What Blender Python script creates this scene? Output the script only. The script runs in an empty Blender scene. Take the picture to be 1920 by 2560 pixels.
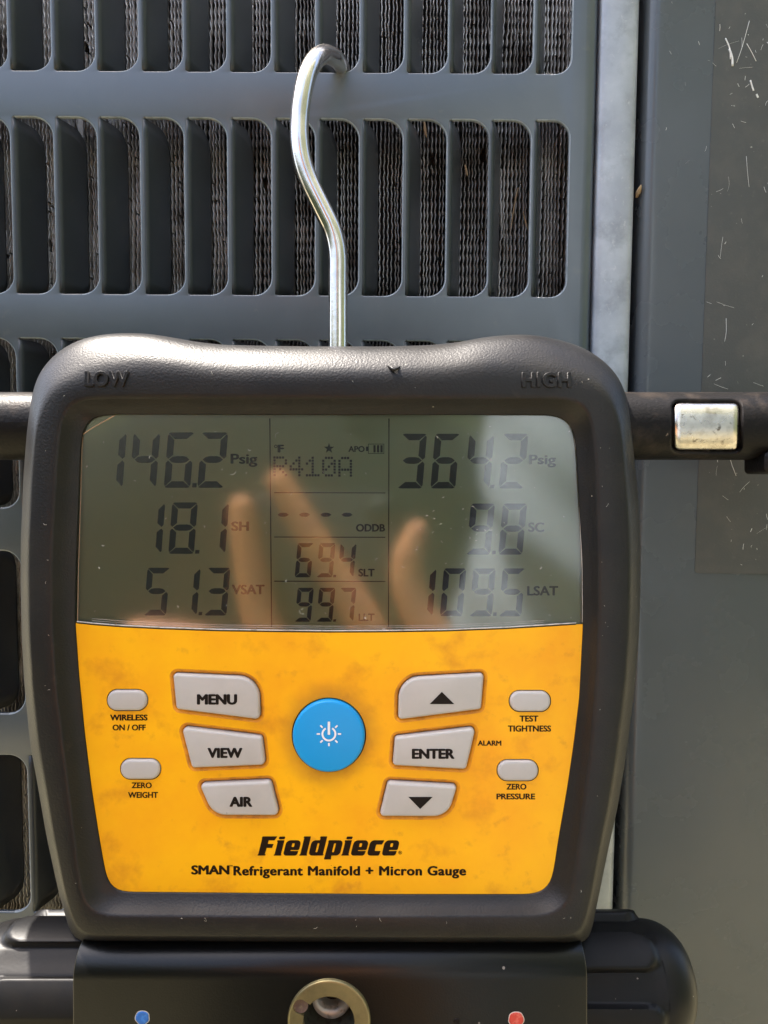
import bpy, bmesh, math, random
import numpy as np
from mathutils import Vector, Matrix, Quaternion
R = math.radians
random.seed(4); rng = np.random.default_rng(4)
sc = bpy.context.scene
COL = sc.collection
MM = 0.001

# ------------------------------------------------------------------ camera
TH, ROLL, DP, DG = R(4.0), R(0.4), 230.0, 180.0      # pitch, roll, mm to the grille, mm to the gauge face
FPX = 26/36*2560
cam_d = bpy.data.cameras.new('camera'); cam = bpy.data.objects.new('camera', cam_d); COL.objects.link(cam)
cam_d.sensor_fit = 'VERTICAL'; cam_d.sensor_height = 36; cam_d.sensor_width = 27; cam_d.lens = 26
cam_d.clip_start = 0.004; cam_d.clip_end = 200
CM = Matrix.Translation((0, -DP*math.cos(TH)*MM, DP*math.sin(TH)*MM)) @ Matrix.Rotation(math.pi/2-TH, 4, 'X') @ Matrix.Rotation(ROLL, 4, 'Z')
cam.matrix_world = CM
sc.camera = cam

# ------------------------------------------------------------------ light
SUN = Vector((-0.33, 0.12, 0.93)).normalized()
w = bpy.data.worlds.new('World'); sc.world = w; w.use_nodes = True
nt = w.node_tree; bg = nt.nodes['Background']
sky = nt.nodes.new('ShaderNodeTexSky'); sky.sky_type = 'NISHITA'; sky.sun_disc = False
sky.air_density = 1.0; sky.dust_density = 4.0; sky.ozone_density = 0.6
sky.sun_elevation = math.asin(SUN.z); sky.sun_rotation = math.atan2(SUN.x, SUN.y)
nt.links.new(sky.outputs[0], bg.inputs[0]); bg.inputs[1].default_value = 0.15
sd = bpy.data.lights.new('sun', 'SUN'); sun = bpy.data.objects.new('sun', sd); COL.objects.link(sun)
sd.energy = 5.0; sd.angle = R(0.5); sd.color = (1, 0.93, 0.84)
sun.rotation_euler = SUN.to_track_quat('Z', 'Y').to_euler()
vs = sc.view_settings; vs.view_transform = 'Standard'; vs.look = 'None'; vs.exposure = 2.0; vs.gamma = 1; vs.use_curve_mapping = False
sc.cycles.max_bounces = 8

# ------------------------------------------------------------------ materials
def mat(name, color, rough=0.5, metal=0.0, spec=0.5, bump=None, mottle=None, flecks=None, coat=0.0, wave=None, rvar=0.0):
    """bump=(scale,strength,dist)  mottle=[(scale,color,lo,hi)]  flecks=(scale,thresh,color)"""
    m = bpy.data.materials.new(name); m.use_nodes = True
    n = m.node_tree.nodes; l = m.node_tree.links; b = n['Principled BSDF']
    b.inputs['Base Color'].default_value = (*color, 1); b.inputs['Roughness'].default_value = rough
    b.inputs['Metallic'].default_value = metal; b.inputs['Specular IOR Level'].default_value = spec
    b.inputs['Coat Weight'].default_value = coat; b.inputs['Coat Roughness'].default_value = 0.3
    tc = n.new('ShaderNodeTexCoord'); src = None
    for i, (s, c2, lo, hi) in enumerate(mottle or []):
        t = n.new('ShaderNodeTexNoise'); t.inputs['Scale'].default_value = s; t.inputs['Detail'].default_value = 6
        t.inputs['Roughness'].default_value = 0.62
        mp = n.new('ShaderNodeMapping'); mp.inputs['Location'].default_value = (i*3.1, i*1.7, 0.3)
        l.new(tc.outputs['Object'], mp.inputs[0]); l.new(mp.outputs[0], t.inputs[0])
        r = n.new('ShaderNodeMapRange'); r.inputs[1].default_value = lo; r.inputs[2].default_value = hi
        l.new(t.outputs[0], r.inputs[0])
        mx = n.new('ShaderNodeMix'); mx.data_type = 'RGBA'; mx.inputs[7].default_value = (*c2, 1)
        l.new(r.outputs[0], mx.inputs[0])
        if src: l.new(src, mx.inputs[6])
        else: mx.inputs[6].default_value = (*color, 1)
        src = mx.outputs[2]
    for (s, th, c2, stretch) in (flecks or []):
        v = n.new('ShaderNodeTexVoronoi'); v.inputs['Scale'].default_value = s
        mp = n.new('ShaderNodeMapping'); mp.inputs['Scale'].default_value = stretch
        nz = n.new('ShaderNodeTexNoise'); nz.inputs['Scale'].default_value = s*1.7
        ad = n.new('ShaderNodeVectorMath'); ad.operation = 'MULTIPLY_ADD'; ad.inputs[1].default_value = (0.6/s,)*3
        l.new(tc.outputs['Object'], nz.inputs[0]); l.new(nz.outputs[1], ad.inputs[0]); l.new(tc.outputs['Object'], ad.inputs[2])
        l.new(ad.outputs[0], mp.inputs[0]); l.new(mp.outputs[0], v.inputs[0])
        # only a random share of the cells carries a fleck, each of its own size
        sep = n.new('ShaderNodeSeparateColor'); l.new(v.outputs['Color'], sep.inputs[0])
        ml = n.new('ShaderNodeMath'); ml.operation = 'MULTIPLY'; l.new(sep.outputs[0], ml.inputs[0]); ml.inputs[1].default_value = th
        pw = n.new('ShaderNodeMath'); pw.operation = 'POWER'; l.new(sep.outputs[1], pw.inputs[0]); pw.inputs[1].default_value = 3
        m2 = n.new('ShaderNodeMath'); m2.operation = 'MULTIPLY'; l.new(ml.outputs[0], m2.inputs[0]); l.new(pw.outputs[0], m2.inputs[1])
        lt = n.new('ShaderNodeMath'); lt.operation = 'LESS_THAN'; l.new(v.outputs['Distance'], lt.inputs[0]); l.new(m2.outputs[0], lt.inputs[1])
        mx = n.new('ShaderNodeMix'); mx.data_type = 'RGBA'; mx.inputs[7].default_value = (*c2, 1)
        l.new(lt.outputs[0], mx.inputs[0])
        if src: l.new(src, mx.inputs[6])
        else: mx.inputs[6].default_value = (*color, 1)
        src = mx.outputs[2]
    if src: l.new(src, b.inputs['Base Color'])
    if rvar:
        t = n.new('ShaderNodeTexNoise'); t.inputs['Scale'].default_value = 60; t.inputs['Detail'].default_value = 5
        l.new(tc.outputs['Object'], t.inputs[0])
        r = n.new('ShaderNodeMapRange'); r.inputs[1].default_value = 0.3; r.inputs[2].default_value = 0.7
        r.inputs[3].default_value = max(0, rough-rvar); r.inputs[4].default_value = rough+rvar
        l.new(t.outputs[0], r.inputs[0]); l.new(r.outputs[0], b.inputs['Roughness'])
    if bump:
        prev = None
        for (s, st, d) in bump:
            t = n.new('ShaderNodeTexNoise'); t.inputs['Scale'].default_value = s; t.inputs['Detail'].default_value = 3
            l.new(tc.outputs['Object'], t.inputs[0])
            bp = n.new('ShaderNodeBump'); bp.inputs['Strength'].default_value = st; bp.inputs['Distance'].default_value = d*MM
            l.new(t.outputs[0], bp.inputs['Height'])
            if prev: l.new(prev, bp.inputs['Normal'])
            prev = bp.outputs[0]
        l.new(prev, b.inputs['Normal'])
    return m

M_panel = mat('slate_paint', (0.060, 0.075, 0.090), 0.36, spec=0.5, coat=0.75, bump=[(900, 0.25, 0.05), (25, 0.25, 0.6)], rvar=0.06,
              mottle=[(30, (0.077, 0.092, 0.107), 0.45, 0.7), (160, (0.11, 0.11, 0.105), 0.62, 0.8)],
              flecks=[(130, 0.12, (0.4, 0.4, 0.38), (1, 1, 1))])
M_panel.node_tree.nodes['Principled BSDF'].inputs['Coat IOR'].default_value = 1.6
M_blade = mat('shaded_blade_paint', (0.030, 0.037, 0.043), 0.42, spec=0.35, coat=0.25, bump=[(900, 0.25, 0.05)], mottle=[(60, (0.040, 0.046, 0.050), 0.45, 0.7), (260, (0.075, 0.068, 0.06), 0.66, 0.85)])  # darker version of the slate paint; the flaps' shade is in its colour
M_rim = mat('rim_highlight_paint', (0.27, 0.31, 0.335), 0.45, mottle=[(300, (0.17, 0.20, 0.22), 0.45, 0.65)])  # light catching the opening edges is painted in as a paler colour
M_case = mat('casing_paint', (0.074, 0.085, 0.094), 0.26, spec=0.5, bump=[(900, 0.2, 0.04), (14, 0.3, 0.8)], rvar=0.05,
             mottle=[(22, (0.088, 0.095, 0.099), 0.25, 0.8)], flecks=[(110, 0.10, (0.02, 0.02, 0.02), (1, 1, 1))])
M_worn = mat('worn_film', (0.070, 0.070, 0.066), 0.42, spec=0.45, bump=[(1500, 0.6, 0.08)],
             mottle=[(90, (0.09, 0.085, 0.076), 0.45, 0.7), (500, (0.105, 0.10, 0.088), 0.6, 0.75)],
             flecks=[(500, 0.26, (0.5, 0.48, 0.45), (1, 1, .6)), (900, 0.34, (0.26, 0.25, 0.22), (1, 1, 1))])
M_galv = mat('galvanised_steel', (0.34, 0.36, 0.40), 0.42, metal=0.2, bump=[(400, 0.25, 0.1), (60, .2, .3)], rvar=0.08,
             mottle=[(45, (0.47, 0.495, 0.53), 0.40, 0.66), (110, (0.26, 0.275, 0.30), 0.50, 0.72), (700, (0.55, 0.55, 0.55), 0.60, 0.8)],
             flecks=[(120, 0.25, (0.5, 0.42, 0.3), (1, 1, 1))])
M_fin = mat('aluminium_fin', (0.60, 0.57, 0.54), 0.38, metal=0.9, mottle=[(60, (0.24, 0.21, 0.185), 0.45, 0.65), (700, (0.14, 0.12, 0.10), 0.55, 0.75), (1600, (0.7, 0.68, 0.65), 0.58, 0.75)])
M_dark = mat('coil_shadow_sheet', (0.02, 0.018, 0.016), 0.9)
M_boot = mat('black_rubber', (0.011, 0.0105, 0.011), 0.42, spec=0.30, bump=[(1900, 0.85, 0.11), (260, 0.15, 0.1)], rvar=0.06,
             mottle=[(50, (0.017, 0.015, 0.013), 0.45, 0.7), (240, (0.030, 0.026, 0.022), 0.62, 0.82)],
             flecks=[(300, 0.10, (0.30, 0.27, 0.22), (1, 1, 1)), (150, 0.05, (0.5, 0.47, 0.4), (1, 1, 1))])
M_bar = mat('black_plastic', (0.009, 0.008, 0.008), 0.46, spec=0.15, bump=[(1300, 0.9, 0.12), (300, .3, .15)], rvar=0.08,
            mottle=[(120, (0.035, 0.027, 0.022), 0.52, 0.72)], flecks=[(220, 0.16, (0.16, 0.12, 0.09), (1, 1, 1))])
M_block = mat('anodised_black', (0.0025, 0.0025, 0.0025), 0.30, metal=0.0, spec=0.30, bump=[(2200, 0.6, 0.05)],
              flecks=[(160, 0.10, (0.2, 0.18, 0.16), (1, 1, 1))])
M_knob = mat('knob_plastic', (0.008, 0.008, 0.0085), 0.43, spec=0.19, bump=[(1200, 0.35, 0.06), (60, .3, .2)], rvar=0.08,
             mottle=[(90, (0.012, 0.011, 0.010), 0.45, 0.7)], flecks=[(220, 0.10, (0.25, 0.22, 0.2), (1, 1, 1))])
M_chrome = mat('steel_wire', (0.74, 0.69, 0.64), 0.17, metal=1.0, bump=[(900, 0.35, 0.05), (90, .25, .3)], rvar=0.08,
               mottle=[(60, (0.50, 0.47, 0.44), 0.45, 0.7)])
M_sleeve = mat('worn_metal', (0.72, 0.67, 0.62), 0.27, metal=1.0, bump=[(700, 0.5, 0.08), (110, .35, .3)], rvar=0.12,
               mottle=[(170, (0.45, 0.40, 0.36), 0.50, 0.70), (600, (0.22, 0.18, 0.15), 0.60, 0.72)])
M_brass = mat('yellow_zinc', (0.27, 0.235, 0.12), 0.38, metal=0.75, bump=[(800, 0.3, 0.05)], rvar=0.08,
              mottle=[(200, (0.20, 0.17, 0.09), 0.45, 0.7), (900, (0.18, 0.12, 0.07), 0.62, 0.75)])
M_cup = mat('grimy_nickel', (0.42, 0.42, 0.38), 0.38, metal=0.5, mottle=[(400, (0.12, 0.10, 0.08), 0.52, 0.7)])
M_well = mat('oily_dark_steel', (0.06, 0.062, 0.045), 0.45, metal=0.3, mottle=[(500, (0.03, 0.02, 0.016), 0.5, 0.65)])
M_rust = mat('rusty_brown', (0.10, 0.06, 0.045), 0.7, mottle=[(900, (0.2, 0.15, 0.08), 0.5, 0.65)])
M_key = mat('grey_key_rubber', (0.46, 0.445, 0.425), 0.42, spec=0.4, bump=[(700, 0.1, 0.03)],
            mottle=[(70, (0.42, 0.405, 0.385), 0.45, 0.7)], flecks=[(170, 0.06, (0.10, 0.08, 0.07), (1, 1, 1))])
M_blue = mat('blue_key_rubber', (0.0, 0.30, 0.70), 0.40, spec=0.4, bump=[(700, 0.1, 0.03)])
M_print = mat('black_print', (0.008, 0.006, 0.005), 0.5, spec=0.15)
M_printb = mat('brown_black_print', (0.014, 0.007, 0.003), 0.5, spec=0.12)
M_white = mat('white_print', (0.8, 0.82, 0.85), 0.45)
M_grime = mat('grime', (0.15, 0.070, 0.018), 0.8)
M_lip = mat('dirty_orange_lip', (0.74, 0.29, 0.005), 0.5, mottle=[(260, (0.46, 0.17, 0.010), 0.48, 0.68)])
M_seg = mat('lcd_segment', (0.006, 0.016, 0.015), 0.5, spec=0.0)
M_seg2 = mat('lcd_segment_blue', (0.008, 0.014, 0.034), 0.5, spec=0.0)
M_line = mat('lcd_line', (0.005, 0.006, 0.005), 0.5, spec=0.0)
M_lcd = mat('lcd_background', (0.38, 0.465, 0.30), 0.55, spec=0.0, mottle=[(14, (0.32, 0.44, 0.30), 0.42, 0.6)])
M_edge = mat('clear_plastic_edge', (0.55, 0.52, 0.47), 0.3, mottle=[(500, (0.3, 0.27, 0.22), 0.5, 0.65)])
M_tan = mat('tan_scuff', (0.42, 0.30, 0.19), 0.6)
M_bluedot = mat('blue_paint_dot', (0.02, 0.14, 0.50), 0.5, mottle=[(900, (0.04, 0.2, 0.6), 0.5, 0.6)])
M_reddot = mat('red_paint_dot', (0.55, 0.05, 0.035), 0.5, mottle=[(900, (0.62, 0.12, 0.09), 0.5, 0.6)])
M_straw = mat('dry_straw', (0.42, 0.30, 0.17), 0.8)
M_lint = mat('white_lint', (0.75, 0.73, 0.68), 0.8)
M_skin = mat('skin', (0.90, 0.42, 0.16), 0.5, mottle=[(60, (0.66, 0.30, 0.2), 0.4, 0.7)])
M_pale = mat('pale_cotton', (0.36, 0.42, 0.46), 0.9)
M_dshirt = mat('dark_cloth', (0.03, 0.035, 0.03), 0.9)
M_phone = mat('phone_case', (0.012, 0.012, 0.013), 0.5)
M_ground = mat('ground_grass', (0.15, 0.138, 0.085), 0.95, mottle=[(2.5, (0.22, 0.18, 0.10), 0.45, 0.6), (40, (0.09, 0.10, 0.035), 0.5, 0.7)])

def yellow():
    m = mat('yellow_faceplate', (0.93, 0.455, 0.003), 0.42, spec=0.3, bump=[(900, 0.12, 0.03)],
            mottle=[(26, (0.86, 0.355, 0.005), 0.44, 0.66), (70, (0.66, 0.26, 0.010), 0.54, 0.74), (190, (0.60, 0.24, 0.02), 0.60, 0.85)],
            flecks=[(110, 0.055, (0.06, 0.03, 0.01), (1, 1, 1)), (260, 0.05, (0.2, 0.09, 0.01), (1, 1, 1))])
    n = m.node_tree.nodes; l = m.node_tree.links; b = n['Principled BSDF']
    src = b.inputs['Base Color'].links[0].from_socket
    # grime rubbed into a ring round the power key
    tc = n.new('ShaderNodeTexCoord'); vm = n.new('ShaderNodeVectorMath'); vm.operation = 'DISTANCE'
    vm.inputs[1].default_value = ((822.3-960)*DG/FPX*MM, (1280-1837)*DG/FPX*MM, 0)
    nz = n.new('ShaderNodeTexNoise'); nz.inputs['Scale'].default_value = 90; nz.inputs['Detail'].default_value = 4
    l.new(tc.outputs['Object'], nz.inputs[0]); l.new(tc.outputs['Object'], vm.inputs[0])
    ad = n.new('ShaderNodeMath'); ad.operation = 'MULTIPLY_ADD'; ad.inputs[1].default_value = 0.0075; l.new(nz.outputs[0], ad.inputs[0]); l.new(vm.outputs['Value'], ad.inputs[2])
    r = n.new('ShaderNodeMapRange'); r.interpolation_type = 'SMOOTHSTEP'
    r.inputs[1].default_value = 0.0185; r.inputs[2].default_value = 0.0118; r.inputs[3].default_value = 0; r.inputs[4].default_value = 0.5
    l.new(ad.outputs[0], r.inputs[0])
    mx = n.new('ShaderNodeMix'); mx.data_type = 'RGBA'; mx.inputs[7].default_value = (0.33, 0.135, 0.02, 1)
    l.new(r.outputs[0], mx.inputs[0]); l.new(src, mx.inputs[6]); l.new(mx.outputs[2], b.inputs['Base Color'])
    return m
M_yellow = yellow()

def lens_mat():
    m = bpy.data.materials.new('clear_lens'); m.use_nodes = True
    n = m.node_tree.nodes; l = m.node_tree.links; n.remove(n['Principled BSDF'])
    out = n['Material Output']
    tr = n.new('ShaderNodeBsdfTransparent'); tr.inputs[0].default_value = (0.93, 0.93, 0.90, 1)
    gl = n.new('ShaderNodeBsdfGlossy'); gl.inputs['Roughness'].default_value = 0.085
    df = n.new('ShaderNodeBsdfDiffuse'); df.inputs[0].default_value = (0.6, 0.58, 0.52, 1)
    fr = n.new('ShaderNodeFresnel'); fr.inputs[0].default_value = 2.15
    mx = n.new('ShaderNodeMixShader'); l.new(fr.outputs[0], mx.inputs[0]); l.new(tr.outputs[0], mx.inputs[1]); l.new(gl.outputs[0], mx.inputs[2])
    tc = n.new('ShaderNodeTexCoord'); v = n.new('ShaderNodeTexVoronoi'); v.inputs['Scale'].default_value = 230
    l.new(tc.outputs['Object'], v.inputs[0]); sp = n.new('ShaderNodeSeparateColor'); l.new(v.outputs['Color'], sp.inputs[0])
    pw = n.new('ShaderNodeMath'); pw.operation = 'POWER'; pw.inputs[1].default_value = 5; l.new(sp.outputs[0], pw.inputs[0])
    ml = n.new('ShaderNodeMath'); ml.operation = 'MULTIPLY'; ml.inputs[1].default_value = 0.085; l.new(pw.outputs[0], ml.inputs[0])
    lt = n.new('ShaderNodeMath'); lt.operation = 'LESS_THAN'; l.new(v.outputs['Distance'], lt.inputs[0]); l.new(ml.outputs[0], lt.inputs[1])
    nz = n.new('ShaderNodeTexNoise'); nz.inputs['Scale'].default_value = 35; nz.inputs['Detail'].default_value = 8; l.new(tc.outputs['Object'], nz.inputs[0])
    r = n.new('ShaderNodeMapRange'); r.inputs[1].default_value = 0.45; r.inputs[2].default_value = 0.8; r.inputs[3].default_value = 0.0; r.inputs[4].default_value = 0.012
    l.new(nz.outputs[0], r.inputs[0])
    mxx = n.new('ShaderNodeMath'); mxx.operation = 'MULTIPLY_ADD'; mxx.inputs[1].default_value = 0.5; l.new(lt.outputs[0], mxx.inputs[0]); l.new(r.outputs[0], mxx.inputs[2])
    m2 = n.new('ShaderNodeMixShader'); l.new(mxx.outputs[0], m2.inputs[0]); l.new(mx.outputs[0], m2.inputs[1]); l.new(df.outputs[0], m2.inputs[2])
    l.new(m2.outputs[0], out.inputs[0])
    return m
M_lens = lens_mat()

# ------------------------------------------------------------------ helpers
def tag(o, label=None, cat=None, group=None, kind=None):
    if label: o['label'] = label
    if cat: o['category'] = cat
    if group: o['group'] = group
    if kind: o['kind'] = kind
    return o
def empty(name, M, label, cat, group=None):
    o = bpy.data.objects.new(name, None); COL.objects.link(o); o.matrix_world = M; o.empty_display_size = 0.01
    return tag(o, label, cat, group)
def link(name, me, m, parent=None, smooth=True, angle=None):
    o = bpy.data.objects.new(name, me); COL.objects.link(o)
    if m and not me.materials: me.materials.append(m)
    if parent: o.parent = parent
    if smooth: me.shade_smooth()
    if angle: me.set_sharp_from_angle(angle=R(angle))
    return o
def mesh(name, verts, faces, scale=MM):
    me = bpy.data.meshes.new(name)
    me.from_pydata([(v[0]*scale, v[1]*scale, v[2]*scale) for v in verts], [], faces); me.update()
    return me
def fixn(me):
    bm = bmesh.new(); bm.from_mesh(me); bmesh.ops.recalc_face_normals(bm, faces=bm.faces); bm.to_mesh(me); bm.free()
def round_poly(pts, rads, seg=6):
    out = []; n = len(pts)
    if not hasattr(rads, '__len__'): rads = [rads]*n
    for i in range(n):
        p = Vector(pts[i]); a = Vector(pts[i-1])-p; b = Vector(pts[(i+1) % n])-p
        la, lb = a.length, b.length; a.normalize(); b.normalize(); r = rads[i]
        if r <= 0: out.append(tuple(p)); continue
        ang = a.angle(b); d = min(r/math.tan(ang/2), la*0.49 if r < 60 else la*.95, lb*0.49 if r < 60 else lb*.95); r = d*math.tan(ang/2)
        c = p+(a+b).normalized()*(r/math.sin(ang/2)); s = p+a*d-c; e = p+b*d-c
        a0 = math.atan2(s.y, s.x); a1 = math.atan2(e.y, e.x); dd = (a1-a0+math.pi) % (2*math.pi)-math.pi
        for k in range(seg+1):
            t = a0+dd*k/seg; out.append((c.x+r*math.cos(t), c.y+r*math.sin(t)))
    return out
def area(p): return sum(p[i-1][0]*p[i][1]-p[i][0]*p[i-1][1] for i in range(len(p)))/2
def offset(loop, d):
    """move a closed loop outwards by d (inwards when negative)"""
    s = 1 if area(loop) > 0 else -1; n = len(loop); out = []
    for i in range(n):
        a = Vector(loop[i-1]); p = Vector(loop[i]); b = Vector(loop[(i+1) % n])
        u = (p-a); v = (b-p)
        if u.length < 1e-9: u = v.copy()
        if v.length < 1e-9: v = u.copy()
        u.normalize(); v.normalize(); nn = Vector((u.y+v.y, -(u.x+v.x)))
        if nn.length < 1e-6: nn = Vector((u.y, -u.x))
        nn.normalize(); c = max(0.5, nn.dot(Vector((u.y, -u.x))))
        out.append((p.x+nn.x*d*s/c, p.y+nn.y*d*s/c))
    return out
def ray_loop(loop, c, N, twist=0):
    """resample a star-shaped closed loop at N even directions round c"""
    L = [Vector(p)-Vector(c) for p in loop]; out = []
    for k in range(N):
        t = 2*math.pi*k/N; d = Vector((math.cos(t), math.sin(t))); best = None
        for i in range(len(L)):
            a, b = L[i-1], L[i]; e = b-a; den = d.x*e.y-d.y*e.x
            if abs(den) < 1e-12: continue
            s = (a.x*e.y-a.y*e.x)/den; u = (a.x*d.y-a.y*d.x)/den
            if s > 0 and -1e-6 <= u <= 1+1e-6 and (best is None or s > best): best = s
        best = best or 1
        out.append((c[0]+d.x*best, c[1]+d.y*best))
    return out
def loft(name, rings, cap0=False, cap1=False, closed=True, scale=MM):
    n = len(rings[0]); v = [p for r in rings for p in r]; f = []
    for j in range(len(rings)-1):
        for i in range(n if closed else n-1):
            k = (i+1) % n; f.append((j*n+i, j*n+k, (j+1)*n+k, (j+1)*n+i))
    if cap0: f.append(tuple(range(n))[::-1])
    if cap1: f.append(tuple((len(rings)-1)*n+i for i in range(n)))
    me = mesh(name, v, f, scale); fixn(me); return me
def sm(t): t = max(0, min(1, t)); return t*t*(3-2*t)
def curve_mesh(name, loops, z=0.0, extrude=0.0, bevel=0.0, scale=MM):
    """flat sheet bounded by the first loop with the others as holes (2D curve fill)"""
    cu = bpy.data.curves.new(name, 'CURVE'); cu.dimensions = '2D'; cu.fill_mode = 'BOTH'
    for L in loops:
        s = cu.splines.new('POLY'); s.points.add(len(L)-1); s.use_cyclic_u = True
        for p, q in zip(s.points, L): p.co = (q[0], q[1], 0, 1)
    cu.extrude = extrude; cu.bevel_depth = bevel; cu.bevel_resolution = 2
    o = bpy.data.objects.new(name, cu); COL.objects.link(o)
    dg = bpy.context.evaluated_depsgraph_get(); me = bpy.data.meshes.new_from_object(o.evaluated_get(dg))
    bpy.data.objects.remove(o); bpy.data.curves.remove(cu)
    me.transform(Matrix.Translation((0, 0, z*MM)) @ Matrix.Diagonal((scale, scale, MM, 1))); me.materials.clear(); me.name = name
    return me

# gauge frame: x right, y up, z towards the camera, millimetres; face plane at z = 0
GM = CM @ Matrix.Translation((0, 0, -DG*MM))
def P(px, py, z=0.0):
    s = (DG-z)/FPX
    return ((px-960)*s, (1280-py)*s, z)
def P2(px, py, z=0.0): return P(px, py, z)[:2]
K = DG/FPX

def text_mesh(name, s, x0, x1, yt, yb, z, bold=0.02, shear=0.0, extrude=0.0, bevel=0.0, ref='H', space=1.0):
    """letters fitted between photo columns x0..x1 and cap top / baseline rows yt..yb, on plane z"""
    c = bpy.data.curves.new(name, 'FONT'); c.body = ref; c.offset = 0.0; c.resolution_u = 4; c.size = 1
    o = bpy.data.objects.new(name, c); COL.objects.link(o); bpy.context.view_layer.update()
    h0 = o.bound_box[0][1]; h1 = o.bound_box[6][1]
    c.body = s; c.shear = shear; c.space_character = space; bpy.context.view_layer.update()
    a, b = o.bound_box[0][0], o.bound_box[6][0]
    X0, Y0 = P2(x0, yb, z); X1, Y1 = P2(x1, yt, z)
    sx = (X1-X0)/(b-a); sy = (Y1-Y0)/(h1-h0)
    c.extrude = extrude/sy if extrude else 0; c.bevel_depth = bevel/sy if bevel else 0
    dg = bpy.context.evaluated_depsgraph_get(); me = bpy.data.meshes.new_from_object(o.evaluated_get(dg))
    bpy.data.objects.remove(o); bpy.data.curves.remove(c)
    me.transform(Matrix.Translation((X0*MM, Y0*MM, z*MM)) @ Matrix.Diagonal((sx*MM, sy*MM, sy*MM, 1)) @ Matrix.Translation((-a, -h0, 0)))
    me.materials.clear(); me.name = name
    if bold > 0.008:                       # thicken the strokes with a few barely shifted layers
        bm = bmesh.new()
        for i, (u, v) in enumerate([(0, 0), (1, 0), (-1, 0), (0, 1), (0, -1), (.7, .7), (-.7, -.7), (-.7, .7), (.7, -.7)]):
            c2 = me.copy(); e = bold*1.9
            c2.transform(Matrix.Translation((u*e*sx*MM, v*e*sy*MM*0.6, -0.0025*i*MM))); bm.from_mesh(c2); bpy.data.meshes.remove(c2)
        bm.to_mesh(me); bm.free()
    return me
def text(name, s, x0, x1, yt, yb, z, m, parent, **k):
    return link(name, text_mesh(name, s, x0, x1, yt, yb, z, **k), m, parent, smooth=False)
def tube(name, pts, rad, seg=12, sub=6, closed_ends=True):
    """tube along a Catmull-Rom path; rad a number or one per point"""
    P_ = [Vector(p) for p in pts]; n = len(P_); rr = rad if hasattr(rad, '__len__') else [rad]*n
    path = []; rads = []
    for i in range(n-1):
        p0, p1, p2, p3 = P_[max(i-1, 0)], P_[i], P_[i+1], P_[min(i+2, n-1)]
        for k in range(sub):
            t = k/sub
            path.append(0.5*((2*p1)+(-p0+p2)*t+(2*p0-5*p1+4*p2-p3)*t*t+(-p0+3*p1-3*p2+p3)*t**3)); rads.append(rr[i]*(1-t)+rr[i+1]*t)
    path.append(P_[-1]); rads.append(rr[-1])
    rings = []; up = None
    for i, p in enumerate(path):
        d = (path[min(i+1, len(path)-1)]-path[max(i-1, 0)]).normalized()
        if up is None: up = d.orthogonal().normalized()
        up = (up-d*up.dot(d)).normalized(); s = d.cross(up)
        rings.append([tuple(p+(up*math.cos(2*math.pi*k/seg)+s*math.sin(2*math.pi*k/seg))*rads[i]) for k in range(seg)])
    return loft(name, rings, closed_ends, closed_ends)
def lathe_x(name, prof, mod=None, seg=96, cx=(0, 0)):
    """revolve (x, r) profile about the x axis through (y,z)=cx; mod(x, theta, r) -> r"""
    rings = []
    for x, r in prof:
        rings.append([(x, cx[0]+(mod(x, t, r) if mod else r)*math.sin(t), cx[1]+(mod(x, t, r) if mod else r)*math.cos(t)) for t in [2*math.pi*k/seg for k in range(seg)]])
    return loft(name, rings, True, True)

# ================================================================== AIR CONDITIONER (world axes, mm: x right, y into the unit, z up)
ac = empty('air_conditioner', Matrix.Identity(4), 'slate grey air conditioner with louvered grille that the gauge hangs on', 'air conditioner')
RIMS = [-126.5, -113.4, -100.4, -87.3, -74.4, -61.1, -48.1, -34.8, -21.6, -8.4, 4.8, 18.0, 30.8, 43.4, 54.9]
ZB = [131.6-65.5*i for i in range(6)]; HH = 51.9
OW = 11.75; LEFT = [r-OW for r in RIMS]; LEFT[-1] = 44.75
def xz(loop, y): return [(p[0], y, p[1]) for p in loop]
holes = []; rim_rings = []
for ci, xr in enumerate(RIMS):
    for zb in ZB:
        xl = LEFT[ci]; r1 = 5.2 if ci < 14 else 4.8; r2 = 6.4 if ci < 14 else 5.2
        L = round_poly([(xl, zb), (xr, zb), (xr, zb+HH), (xl, zb+HH)], [0.35, r1, r2, 0.5], seg=9)
        holes.append(offset(L, 0.55)); rim_rings.append(L)
outer = [(-150, -215), (59.2, -215), (59.2, 187), (-150, 187)]
me = curve_mesh('grille_sheet', [outer]+holes)
me.transform(Matrix.Rotation(math.pi/2, 4, 'X'))         # xy -> xz
bm = bmesh.new(); bm.from_mesh(me)
def addring(bm, rings, mi=0, bm_left=0):
    vv = [[bm.verts.new((p[0]*MM, p[1]*MM, p[2]*MM)) for p in r] for r in rings]
    for a, b in zip(vv, vv[1:]):
        n = len(a)
        for i in range(n):
            if (Vector(rings[0][i])-Vector(rings[0][(i+1) % n])).length < 1e-7: continue
            f = bm.faces.new((a[i], a[(i+1) % n], b[(i+1) % n], b[i]))
            if mi and rings[0][i][0]*MM > bm_left: f.material_index = 1
for L in rim_rings:
    rr = []
    for k in range(6):
        t = k/5*math.pi/2; rr.append(xz(offset(L, 0.55*(1-math.sin(t))), 0.55*(1-math.cos(t))))
    rr.append(xz(L, 1.1)); addring(bm, rr[:2]); addring(bm, rr[1:], 1, (min(p[0] for p in L)+1.0)*MM)
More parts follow.
